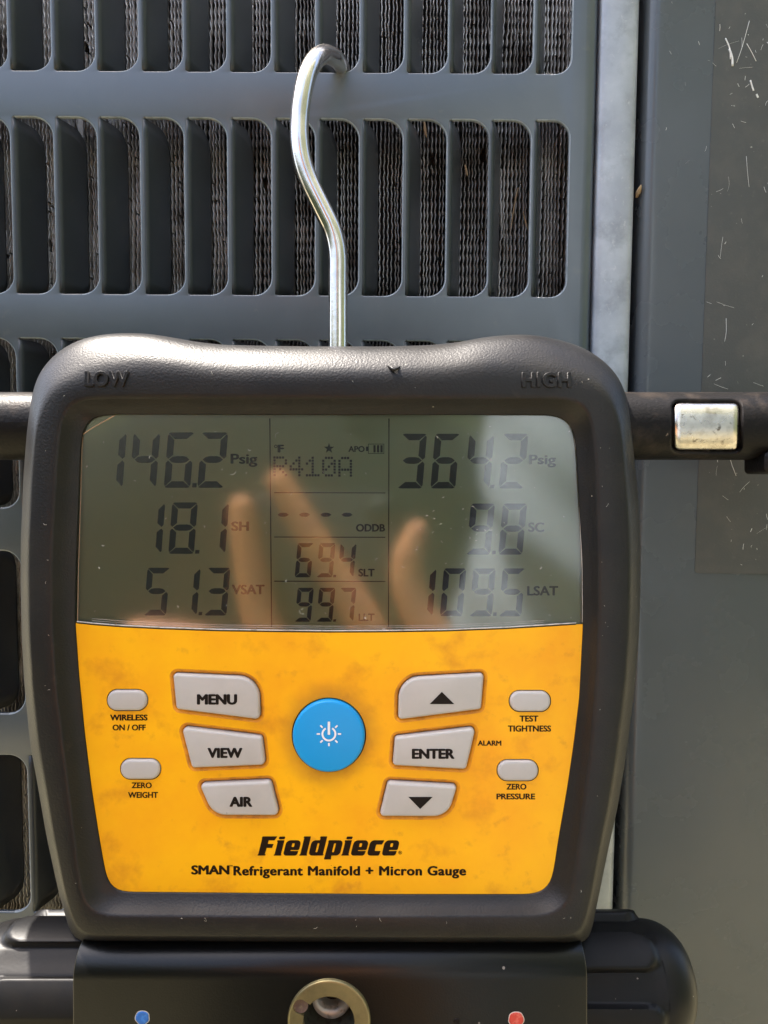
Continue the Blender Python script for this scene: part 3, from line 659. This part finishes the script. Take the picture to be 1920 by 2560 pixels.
# refrigerant name in dot matrix
DM = {'R': ['11110', '10001', '10001', '11110', '10100', '10010', '10001'], '4': ['00010', '00110', '01010', '10010', '11111', '00010', '00010'],
      '1': ['00100', '01100', '10100', '00100', '00100', '00100', '11111'], '0': ['01110', '10001', '10011', '10101', '11001', '10001', '01110'],
      'A': ['01110', '10001', '10001', '10001', '11111', '10001', '10001']}
for ci, ch in enumerate('R410A'):
    bm = bmesh.new()
    for r_, row in enumerate(DM[ch]):
        for c_, on in enumerate(row):
            if on == '1':
                x = 686.2+ci*40.6+c_*7.15; y = 1143.8+r_*7.3+ci*0.3; addpoly(bm, bx(x-2.8, x+2.8, y-2.8, y+2.8), ZS)
    me = bpy.data.meshes.new('dot_matrix_letter'); bm.to_mesh(me); bm.free(); link('dot_matrix_letter', me, M_seg2, disp, smooth=False)
for x in (708, 761.5, 814.7, 867.6):
    poly('dash_mark', [(x-14, 1286.8), (x-8, 1282.6), (x-3, 1281.8), (x+3, 1281.8), (x+8, 1282.6), (x+14, 1286.8), (x+8, 1291), (x+3, 1291.8), (x-3, 1291.8), (x-8, 1291)], ZS, M_seg, disp)
def dline(x0, y0, x1, y1, wd=2.6):
    d = Vector((x1-x0, y1-y0)).normalized(); q = Vector((-d.y, d.x))*wd/2
    poly('divider_line', [(x0+q.x, y0+q.y), (x1+q.x, y1+q.y), (x1-q.x, y1-q.y), (x0-q.x, y0-q.y)], ZS, M_line, disp)
dline(674.6, 1046, 678.8, 1567); dline(972.4, 1046, 971.2, 1567)
for y in (1231.5, 1342.5, 1453): dline(685.5, y, 963.3, y+0.8, 2.4)
# clear lens over the display, with its pale moulded edge
lens = link('display_lens', curve_mesh('display_lens', [G(dl+[(x, y-3.5) for x, y in bot])], z=-0.32), M_lens, g, smooth=False)
def strip(name, line, wd, z, m, parent, h=0.3):
    rings = []
    for i, p in enumerate(line):
        a = Vector(line[max(i-1, 0)]); b = Vector(line[min(i+1, len(line)-1)]); d = (b-a).normalized(); q = Vector((-d.y, d.x))*wd/2
        rings.append([P(p[0]-q.x, p[1]-q.y, z-h), P(p[0]-q.x*.7, p[1]-q.y*.7, z), P(p[0]+q.x*.7, p[1]+q.y*.7, z), P(p[0]+q.x, p[1]+q.y, z-h)])
    return link(name, loft(name, rings, closed=False), m, parent)
strip('lens_edge', [(x, y-3.6) for x, y in top[1:-1]], 3.4, 0.05, M_edge, lens)
strip('lens_edge', [(x, y+0.2) for x, y in top[1:-1]], 2.2, 0.03, M_print, lens)
for k_, off in enumerate((-10, -15)):
    strip('moulding_line', [(x, y+off) for x, y in top[2:-2]], 0.9, -0.30, M_edge, lens, h=0.05)
strip('lens_edge', [(194, 1552), (196, 1430), (201, 1260), (205, 1120), (207, 1092)], 1.5, -0.20, M_tan, lens, h=.1)
strip('corner_scuff', [(204, 1088), (228, 1071), (255, 1056), (287, 1038)], 3.2, -0.2, M_tan, lens, h=.1)
strip('corner_scuff', [(202, 1092), (206, 1068), (214, 1052), (234, 1040)], 1.6, -0.2, M_tan, lens, h=.1)
strip('lens_edge', [(1457, 1556), (1456, 1430), (1449, 1270), (1441, 1130), (1434, 1080), (1420, 1056)], 2.2, 0.02, M_edge, lens, h=.2)

bm = bmesh.new()
for i in range(75):
    x = random.uniform(215, 1440); y = random.uniform(1050, 1550)
    if i > 55: x = random.gauss(1130, 60); y = random.gauss(1310, 25)
    a = random.uniform(0, 6.28); l_ = random.choice([1.5, 2, 2.5, 3, 4, 9 if i % 5 == 0 else 3])
    p = [P(x+l_*k*math.cos(a+.5*k), y+l_*k*math.sin(a+.5*k), -0.24) for k in (-1, 0, 1)]
    join(bm, tube('t', p, random.uniform(0.025, 0.065) if l_ < 5 else .03, seg=5, sub=3))
me = bpy.data.meshes.new('lint_specks'); bm.to_mesh(me); bm.free(); tag(link('lint_specks', me, M_lint, lens), kind='stuff')
# fine dust and pale scuffs on the boot
bm = bmesh.new()
for i in range(34):
    j = random.randrange(N); t = random.uniform(.55, .95); p0 = lerp2(Or[j], Mr[j], t)
    a = random.uniform(0, 6.28); l_ = random.choice([1, 1.5, 2, 2, 3, 5])
    join(bm, tube('t', [P(p0[0]+l_*k*math.cos(a+.3*k), p0[1]+l_*k*math.sin(a+.3*k), ZF+0.05) for k in (-1, 0, 1)], random.uniform(0.02, 0.045), seg=5, sub=2))
me = bpy.data.meshes.new('dust_specks'); bm.to_mesh(me); bm.free(); tag(link('dust_specks', me, M_edge, boot), kind='stuff')

# ---- crossbar behind the boot with a metal sleeve seen through a window
BZ = -26.0
def bar_pt(px, py):   # centre line point in gauge frame
    return P(px, py, BZ)
bc = bar_pt(960, 1065.5); BR = 90*(DG-BZ-10)/FPX*0.985; BY = bc[1]
xL = bar_pt(-285, 0)[0]; xR = bar_pt(2020, 0)[0]
# window outline on the cylinder: (x, angle above the camera-facing line)
def on_bar(px, py, r=BR):
    # intersect the photo ray with the cylinder
    a = (px-960)/FPX; b = (1280-py)/FPX
    # point = (a,b,-1)*k + (0,0,DG) in gauge frame ; (b k - BY)^2 + (DG-k-BZ)^2 = r^2
    A = b*b+1; B_ = -2*(b*BY+(DG-BZ)); C_ = BY*BY+(DG-BZ)**2-r*r
    k = (-B_-math.sqrt(B_*B_-4*A*C_))/(2*A); x, y, z = a*k, b*k, DG-k
    return x, math.atan2(y-BY, z-BZ)
wl = round_poly([(1679, 998), (1857, 1000), (1857, 1135), (1679, 1134)], 22, 8)
def flip_ray(L, c, n): return [(x, -y) for x, y in ray_loop([(x, -y) for x, y in L], (c[0], -c[1]), n)]
W = flip_ray(wl, (1768, 1067), 96)
Wc = [on_bar(*p) for p in W]; wc = on_bar(1768, 1067)
bm = bmesh.new(); rr = []
def cyl(x, t, r): return (x, BY+r*math.sin(t), BZ+r*math.cos(t))
rect = ray_loop([(wc[0]-14, -math.pi*.5*BR), (wc[0]+14, -math.pi*.5*BR), (wc[0]+14, math.pi*.5*BR), (wc[0]-14, math.pi*.5*BR)], (wc[0], wc[1]*BR), 96)
rr.append([cyl(x, t, BR-1.3) for x, t in Wc]); rr.append([cyl(x, t, BR-0.3) for x, t in Wc])
for f_ in (0.0, 0.02, 0.05, 0.12, 0.25, 0.45, 0.65, 0.85, 1.0):
    rr.append([cyl(x+(q[0]-x)*f_, t+(q[1]/BR-t)*f_, BR-0.3+0.3*min(1, (f_/0.05))) for (x, t), q in zip(Wc, rect)])
join(bm, loft('t', rr))
# rest of the tube: back half round the window and full tube left and right
def part_cyl(x0, x1, t0, t1, n, nx=1):
    return loft('t', [[cyl(x0+(x1-x0)*j/nx, t0+(t1-t0)*k/n, BR) for k in range(n+1)] for j in range(nx+1)], closed=False)
join(bm, part_cyl(wc[0]-14, wc[0]+14, math.pi*.5, math.pi*1.5, 24))
join(bm, part_cyl(xL, wc[0]-14, 0, 2*math.pi, 64)); join(bm, part_cyl(wc[0]+14, xR, 0, 2*math.pi, 64))
for xe in (xL, xR):
    vv = [bm.verts.new(Vector(cyl(xe, 2*math.pi*k/64, BR))*MM) for k in range(64)]; bm.faces.new(vv)
me = bpy.data.meshes.new('crossbar'); bmesh.ops.recalc_face_normals(bm, faces=bm.faces); bm.to_mesh(me); bm.free()
bar = link('crossbar', me, M_bar, g, angle=50)
Ws = [on_bar(*p, BR-0.9) for p in flip_ray(round_poly([(1686.5, 1006.5), (1848, 1007), (1845, 1126), (1685.5, 1125.5)], 11, 8), (1768, 1067), 96)]
rr = [[cyl(x, t, BR-2.2) for x, t in Ws], [cyl(x, t, BR-1.0) for x, t in Ws]]
for f_ in (0.03, 0.07, 0.2, 0.4, 0.6, 0.8, 0.97): rr.append([cyl(x+(wc[0]-x)*f_, t+(wc[1]-t)*f_, BR-1.0+0.35*min(1, f_/0.07)) for x, t in Ws])
link('metal_sleeve', loft('metal_sleeve', rr, cap1=True), M_sleeve, bar)
link('sleeve_recess', loft('sleeve_recess', [[cyl(wc[0]-11+22*j, -1.25+2.5*k/20, BR-1.9) for k in range(21)] for j in range(2)], closed=False), M_print, bar)
# clip at the bar's right end, hanging lower than the bar
x0 = P(1906, 0, BZ+6)[0]; ya = P(0, 1130, BZ+6)[1]; yb = P(0, 1181, BZ+6)[1]
L = round_poly([(x0, yb), (x0+16, yb), (x0+16, ya), (x0, ya)], 1.4, 4)
me = loft('end_clip', [[(p[0], p[1], BZ-4) for p in L], [(p[0], p[1], BZ+7) for p in L], [(p[0], p[1], BZ+7.6) for p in offset(L, -.6)]], cap0=True, cap1=True)
link('end_clip', me, M_bar, g, angle=40)

# ---- manifold block below the boot
def block():
    z1 = 4.5; r = 6.5
    secs = [(-34, 0)]                                  # (z, y) profile of the block, top back to front bottom
    yt = P(0, 2352, z1-5)[1]; yb = P(0, 2800, z1)[1]
    prof = [(yt, -34), (yt, z1-r)]+[(yt-r*(1-math.cos(t)), z1-r+r*math.sin(t)) for t in [k*math.pi/2/10 for k in range(1, 11)]]+[(yb, z1)]
    xa = P(181, 0, z1)[0]; xb = P(1469, 0, z1)[0]
    rings = []
    for i in range(-1, 2):
        pass
    xs = [(xa, 0.45), (xa+0.12, 0.15), (xa+0.45, 0), (xb-0.45, 0), (xb-0.12, 0.15), (xb, 0.45)]
    for x, d in xs:
        rings.append([(x, y-(d if z < z1-0.01 or i < 3 else 0), z-d) for i, (y, z) in enumerate(prof)]+[(x, yb, -34)])
    return rings, z1
rings, ZBk = block()
kb = (DG-ZBk)/FPX; cxy = P2(823, 2549, ZBk); ri = 64*kb
tmp = loft('t', [[r[i] for i in range(len(r)) if i <= 11] for r in rings], closed=False)   # back, rounded top edge; the front is a separate bored sheet
xa_, xb_ = rings[2][0][0], rings[3][0][0]; yf_ = rings[2][11][1]; yb_ = rings[2][12][1]
bm = bmesh.new(); join(bm, tmp)
join(bm, curve_mesh('t', [[(xa_, yb_), (xb_, yb_), (xb_, yf_), (xa_, yf_)], circ(*cxy, ri*1.3, 96)], z=ZBk))
for r_, n_ in ((rings[0], -1), (rings[-1], 1)):                   # end walls
    f_ = bm.faces.new([bm.verts.new(Vector(p)*MM) for p in r_])
for ra_, rb_ in ((rings[0], rings[1]), (rings[1], rings[2]), (rings[3], rings[4]), (rings[4], rings[5])):   # chamfered front corners
    bm.faces.new([bm.verts.new(Vector(p)*MM) for p in (ra_[11], rb_[11], rb_[12], ra_[12])])
bmesh.ops.remove_doubles(bm, verts=bm.verts, dist=1e-6); bmesh.ops.recalc_face_normals(bm, faces=bm.faces)
me = bpy.data.meshes.new('manifold_block'); bm.to_mesh(me); bm.free()
blk = link('manifold_block', me, M_block, g, angle=45)
# port hole: gold ring with a key slot, dark well and pale cup
def ring_mesh(name, cx, cy, loops_z, cap=False):
    return loft(name, [[(cx+r*math.cos(2*math.pi*k/96), cy+r*math.sin(2*math.pi*k/96), z) for k in range(96)] for r, z in loops_z], cap1=cap)
kb = (DG-ZBk)/FPX; cxy = P2(823, 2549, ZBk)
ro = 103.5*kb; ri = 64*kb
o_l = circ(cxy[0], cxy[1], ro-0.55, 120)
# inner outline = circle united with the slot circle
sc2 = P2(752, 2511, ZBk); sr = 18.5*kb; inner = []
for k in range(160):
    t = 2*math.pi*k/160; d = Vector((math.cos(t), math.sin(t))); best = ri
    v = Vector(sc2)-Vector(cxy); b_ = v.dot(d); disc = b_*b_-(v.length_squared-sr*sr)
    if disc > 0 and b_ > 0: best = max(best, b_+math.sqrt(disc))
    inner.append((cxy[0]+d.x*best, cxy[1]+d.y*best))
zr = ZBk+0.9
bm = bmesh.new(); join(bm, curve_mesh('t', [o_l, inner], z=zr))
join(bm, ring_mesh('t', *cxy, [(ro-0.55, zr), (ro-0.2, zr-0.08), (ro, zr-0.35), (ro+0.02, zr-1.2)]))
join(bm, loft('t', [[(p[0], p[1], zr) for p in inner], [(p[0], p[1], zr-1.6) for p in inner]]))
me = bpy.data.meshes.new('port_ring'); bm.to_mesh(me); bm.free()
pring = link('port_ring', me, M_brass, blk, angle=40)
link('port_slot', ring_mesh('port_slot', *sc2, [(sr*1.02, zr-0.5), (sr*.5, zr-0.8), (0.01, zr-.9)]), M_rust, blk)
link('port_well', ring_mesh('port_well', *cxy, [(ri*1.28, zr-1.2), (ri*1.12, zr-1.7), (ri*1.05, zr-9), (ri*.6, zr-12)]), M_well, blk)
link('port_cup', ring_mesh('port_cup', *cxy, [(48*kb*1.07, zr-11), (47*kb*1.07, zr-8.2), (44*kb*1.07, zr-7.7), (27*kb*1.07, zr-9.4), (25*kb*1.07, zr-9.9), (24*kb, zr-13)]), M_cup, blk)
link('port_bore', ring_mesh('port_bore', *cxy, [(50*kb, zr-11.6), (26*kb, zr-11.8), (0.01, zr-12)]), M_print, blk)
for (px, py, r, m_, nm) in ((356, 2544, 17.0, M_bluedot, 'blue_dot'), (1290.5, 2548, 18.5, M_reddot, 'red_dot'), (1142, 2554, 9, M_print, 'small_screw')):
    c = P2(px, py, ZBk); irr = [(c[0]+(r*kb)*(1+0.04*math.sin(5*t+px)+random.uniform(-.02, .02))*math.cos(t), c[1]+(r*kb)*(1+0.04*math.sin(3*t))*math.sin(t)) for t in [2*math.pi*k/40 for k in range(40)]]
    link(nm, loft(nm, [[(p[0], p[1], ZBk+.0) for p in irr], [(p[0], p[1], ZBk+.16) for p in offset(irr, -.05)], [(p[0], p[1], ZBk+.10) for p in offset(irr, -.5)]], cap1=True), m_, blk)
    if nm != 'small_screw':
        link('paint_chip', loft('paint_chip', [[(p[0], p[1], ZBk+.03) for p in offset(irr, 0.16)], [(p[0], p[1], ZBk+.06) for p in offset(irr, -.02)]]), M_edge, blk)

# ---- valve knobs: drums with six raised grip pads and a domed end
KZ = -22.5
kc = P(960, 2452, KZ); KR = 166*(DG-KZ-9)/FPX*0.985
def knob(side, phase, label):
    xin = P(1390 if side > 0 else 262, 0, KZ)[0]
    xpad = P(1676, 0, KZ+12)[0] if side > 0 else P(-48, 0, KZ+12)[0]
    xend = P(1727, 0, KZ+2)[0] if side > 0 else P(-90, 0, KZ+2)[0]
    Lp = abs(xpad-xin); Le = abs(xend-xin); Rb = KR-2.0
    prof = [(0.0, Rb)]+[(Lp*k/24, Rb) for k in range(1, 24)]
    for k in range(17):
        t = k/16*math.pi/2; prof.append((Lp-1.5+(Le-Lp+1.5)*math.sin(t), Rb*(0.93 if False else (0.30+0.70*math.cos(t)))))
    prof.append((Le, 0.01))
    def mod(x, th, r):
        u = ((th-phase)/(2*math.pi)*6) % 1.0
        pad = sm((u-0.02)/0.035)*sm((0.60-u)/0.035)
        e = abs(x); edge = Lp-2.0-5.5*(abs(u-0.31)/0.31)**4*(1 if u < .62 else 0)
        ax = sm((edge-e)/1.6)
        slope = 0.35*math.sin((u-0.62)/0.38*math.pi) if u > 0.62 else 0.0
        return r+2.2*pad*ax-slope*ax
    me = lathe_x('valve_knob', [(side*x, r) for x, r in prof], mod, seg=240)
    me.transform(Matrix.Translation((xin*MM, kc[1]*MM, KZ*MM)))
    fixn(me); o = link('valve_knob', me, M_knob, g, angle=60); o['label'] = label
    return o
kr_ = knob(1, math.atan2(math.sin(R(38)), math.cos(R(38))), 'ribbed black knob with domed end, lower right')
kl_ = knob(-1, R(60), 'ribbed black knob catching the sun, lower left')
# end disc seen behind the right knob's pads
# ---- hanging hook: bent steel wire through the grille
hk = [(845, 900, -13), (845, 860, -13), (845, 780, -13), (845, 700, -13), (845, 650, -13), (841, 612, -13), (830, 572, -13), (806, 522, -13), (776, 460, -13), (757, 405, -13), (749, 350, -13), (749, 300, -13.5), (755, 245, -14), (766, 193, -15), (781, 160, -17), (797, 142, -21), (815, 136, -27)]
pts = [P(*h) for h in hk]+[P(838, 146, -34), P(852, 164, -41), P(857, 185, -47), P(858, 205, -50), P(858, 250, -51)]
link('hanging_hook', tube('hanging_hook', pts, 2.48, seg=24, sub=6), M_chrome, g)
# little nick in the boot's top edge
nk = [P(962, 912, 1.5), P(975, 917, 3.4), P(984, 924, 4.1), P(993, 921, 3.9), P(1001, 915, 2.6)]
link('rubber_nick', tube('rubber_nick', nk, [0.08, .35, .5, .35, .08], seg=8, sub=3), M_boot, boot)

# ================================================================== DRY GRASS CAUGHT IN THE COIL
def Q(px, py, y):
    a = (px-960)/FPX; b = (1280-py)/FPX; d = (CM.to_3x3() @ Vector((a, b, -1))); C = CM.translation
    k = (y*MM-C.y)/d.y; p = C+d*k; return (p.x/MM, y, p.z/MM)
for pts, r, lab in [([(1061, 305), (1063, 325), (1066, 343)], .45, 'short tan straw lodged high in the coil, right of the hook'),
                    ([(1295, 470), (1285, 520), (1277, 575)], .22, 'long thin straw leaning across the fins, second slot from the right'),
                    ([(1308, 530), (1314, 555), (1321, 577)], .25, 'short straw beside the long one, second slot from the right'),
                    ([(1353, 365), (1346, 385), (1342, 400)], .25, 'straw fleck at the top of the rightmost slot'),
                    ([(1163, 412), (1166, 428), (1169, 440)], .35, 'stubby straw in the third slot from the right')]:
    P3 = [Q(x, y, 13.2-0.3*i) for i, (x, y) in enumerate(pts)]
    o = link('dry_grass_stalk', tube('dry_grass_stalk', P3, [r*.6, r, r*.4], seg=7, sub=4), M_straw)
    tag(o, lab, 'dry grass', 'dry grass stalks in the coil')
o = link('dead_leaf_scrap', tube('dead_leaf_scrap', [Q(1591, 494, 4), Q(1596, 480, 2.5), Q(1600, 470, 1.2), Q(1603, 462, 0.6)], [.3, .8, .5, .15], seg=7, sub=4), M_straw)
tag(o, 'pale leaf scrap stuck in the gap beside the metal corner trim', 'leaf')

# ================================================================== GROUND AND THE PHOTOGRAPHER (seen mirrored in the display)
o = link('ground', mesh('ground', [(-20, -20, -.75), (20, -20, -.75), (20, 20, -.75), (-20, 20, -.75)], [(0, 1, 2, 3)], 1.0), M_ground, smooth=False); tag(o, kind='structure')
M_added_hedge = mat('added_hedge_leaves', (0.045, 0.070, 0.022), 0.6, bump=[(14, 1.0, 30)], mottle=[(9, (0.10, 0.125, 0.045), 0.45, 0.6), (40, (0.02, 0.03, 0.01), 0.5, 0.65)])
rings = []  # out-of-frame greenery added to cut the skylight, tallest on the right
for k in range(81):
    t = k/80; ang = R(-178+176*t); rad_ = 2.6
    ring = []
    for j in range(25):
        u = j/24*math.pi; d = 0.35+0.05*math.sin(7*u+k*.9)+0.05*math.sin(k*1.7+3*u)
        r_ = rad_+d*math.cos(u); zz_ = -0.75+(1.62+3.4*sm((t-.48)/.25)+0.12*math.sin(k*.8)+.06*math.sin(k*2.3))*math.sin(u)**0.5
        ring.append((r_*math.cos(ang), r_*math.sin(ang), zz_))
    rings.append(ring)
o = link('added_hedge', loft('added_hedge', rings, True, True, closed=False, scale=1.0), M_added_hedge); tag(o, 'dense greenery added behind the photographer to hold back skylight, reflected in the casing', 'added_hedge')
ph = empty('smartphone', CM, 'black smartphone held up to photograph the gauge', 'phone')
L = round_poly([(-70, -146), (9, -146), (9, 10), (-70, 10)], 9, 6)
link('phone_body', loft('phone_body', [[(p[0], p[1], 24) for p in offset(L, -1)], [(p[0], p[1], 25) for p in L], [(p[0], p[1], 31) for p in L], [(p[0], p[1], 32) for p in offset(L, -1)]], cap0=True, cap1=True), M_phone, ph)
link('camera_bump', loft('camera_bump', [[(p[0], p[1], 24) for p in circ(-1, 0, 8, 32)], [(p[0], p[1], 22.5) for p in circ(-1, 0, 7.6, 32)]], cap1=True), M_phone, ph)
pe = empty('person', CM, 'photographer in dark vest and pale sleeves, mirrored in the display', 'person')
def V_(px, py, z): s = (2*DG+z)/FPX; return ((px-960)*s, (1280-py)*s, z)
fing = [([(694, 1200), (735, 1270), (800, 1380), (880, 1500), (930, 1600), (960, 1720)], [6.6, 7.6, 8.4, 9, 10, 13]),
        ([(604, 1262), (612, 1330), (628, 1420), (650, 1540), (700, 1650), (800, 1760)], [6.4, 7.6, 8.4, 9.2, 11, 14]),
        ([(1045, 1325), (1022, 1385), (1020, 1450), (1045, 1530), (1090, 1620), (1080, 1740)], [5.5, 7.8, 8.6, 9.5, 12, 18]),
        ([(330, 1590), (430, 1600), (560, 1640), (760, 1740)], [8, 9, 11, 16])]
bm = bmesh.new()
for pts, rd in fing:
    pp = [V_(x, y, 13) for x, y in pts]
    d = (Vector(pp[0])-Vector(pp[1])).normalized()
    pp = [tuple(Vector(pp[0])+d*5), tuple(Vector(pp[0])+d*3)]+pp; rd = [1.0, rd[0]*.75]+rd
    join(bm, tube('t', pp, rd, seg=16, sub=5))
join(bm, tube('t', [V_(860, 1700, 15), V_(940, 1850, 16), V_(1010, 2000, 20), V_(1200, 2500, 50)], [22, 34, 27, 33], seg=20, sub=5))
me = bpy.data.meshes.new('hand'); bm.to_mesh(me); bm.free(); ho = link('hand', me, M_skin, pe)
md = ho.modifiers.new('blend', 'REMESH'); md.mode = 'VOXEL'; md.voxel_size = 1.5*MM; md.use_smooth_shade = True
# pale shirt sleeve raised at the right, with diagonal folds
rings = []
for j in range(80):
    u = j/79; cx = 160+38*u; cy = -330+560*u; cz = 160-20*u
    ring = []
    for k in range(120):
        t = 2*math.pi*k/120; r = 122-12*u
        q = u*560+t*95                          # folds run diagonally round the arm
        fold = 9*math.sin(q/21)+5*math.sin(q/9.5+1.3*math.sin(t*2+u*4))+5*math.sin(u*11-t*3)
        ring.append((cx+(r+fold)*math.cos(t), cy, cz+(r*.8+fold)*math.sin(t)))
    rings.append(ring)
link('sleeve', loft('sleeve', rings, True, True), M_pale, pe)
rings = []
for (y, rx, rz) in [(-620, 170, 105), (-400, 175, 110), (-200, 195, 115), (-20, 215, 115), (60, 200, 100), (100, 120, 80), (120, 62, 62), (190, 58, 60)]:
    rings.append([(-90+rx*math.cos(t), y, 330+rz*math.sin(t)) for t in [2*math.pi*k/48 for k in range(48)]])
link('vest', loft('vest', rings, True, True), M_dshirt, pe)
rings = []
for k in range(25):
    t = math.pi*k/24; rr_ = 92*math.sin(t)+.5; rings.append([(-90+rr_*.84*math.cos(a), 290-118*math.cos(t), 325+rr_*math.sin(a)) for a in [2*math.pi*q/32 for q in range(32)]])
hd = link('head', loft('head', rings), M_skin, pe)
link('nose', loft('nose', [[(-90+r*math.cos(a), y, 250-d+r*.5*math.sin(a)) for a in [2*math.pi*q/16 for q in range(16)]] for y, r, d in [(325, 3, -4), (308, 7, 6), (288, 11, 18), (276, 13, 20), (270, 8, 8)]], True, True), M_skin, hd)
link('mouth', tube('mouth', [(-112, 247, 262), (-100, 244, 255), (-90, 243, 253), (-80, 244, 255), (-68, 247, 262)], [1.5, 4, 4.5, 4, 1.5], seg=8), M_reddot, hd)
for sx_ in (-1, 1):
    link('eye', loft('eye', [[(-90+sx_*30+12*math.sin(t)*math.cos(a)+.01, 312+8*math.sin(t)*math.sin(a), 252-7*math.cos(t)) for a in [2*math.pi*q/16 for q in range(16)]] for t in [math.pi*k/8 for k in range(9)]]), M_white, hd)
    link('ear', loft('ear', [[(-90+sx_*(77+9*math.sin(t)), 302+28*math.cos(t)+.01*math.cos(a), 328+12*math.sin(t)*math.cos(a)) for a in [2*math.pi*q/12 for q in range(12)]] for t in [math.pi*k/8 for k in range(9)]]), M_skin, hd)
rings = []
for k in range(14):
    t = math.pi*k/24; rr_ = 97*math.sin(t)+.5; rings.append([(-90+rr_*.86*math.cos(a), 296+118*math.cos(t), 331+rr_*math.sin(a)) for a in [2*math.pi*q/32 for q in range(32)]])
link('cap', loft('cap', rings), M_dshirt, pe)
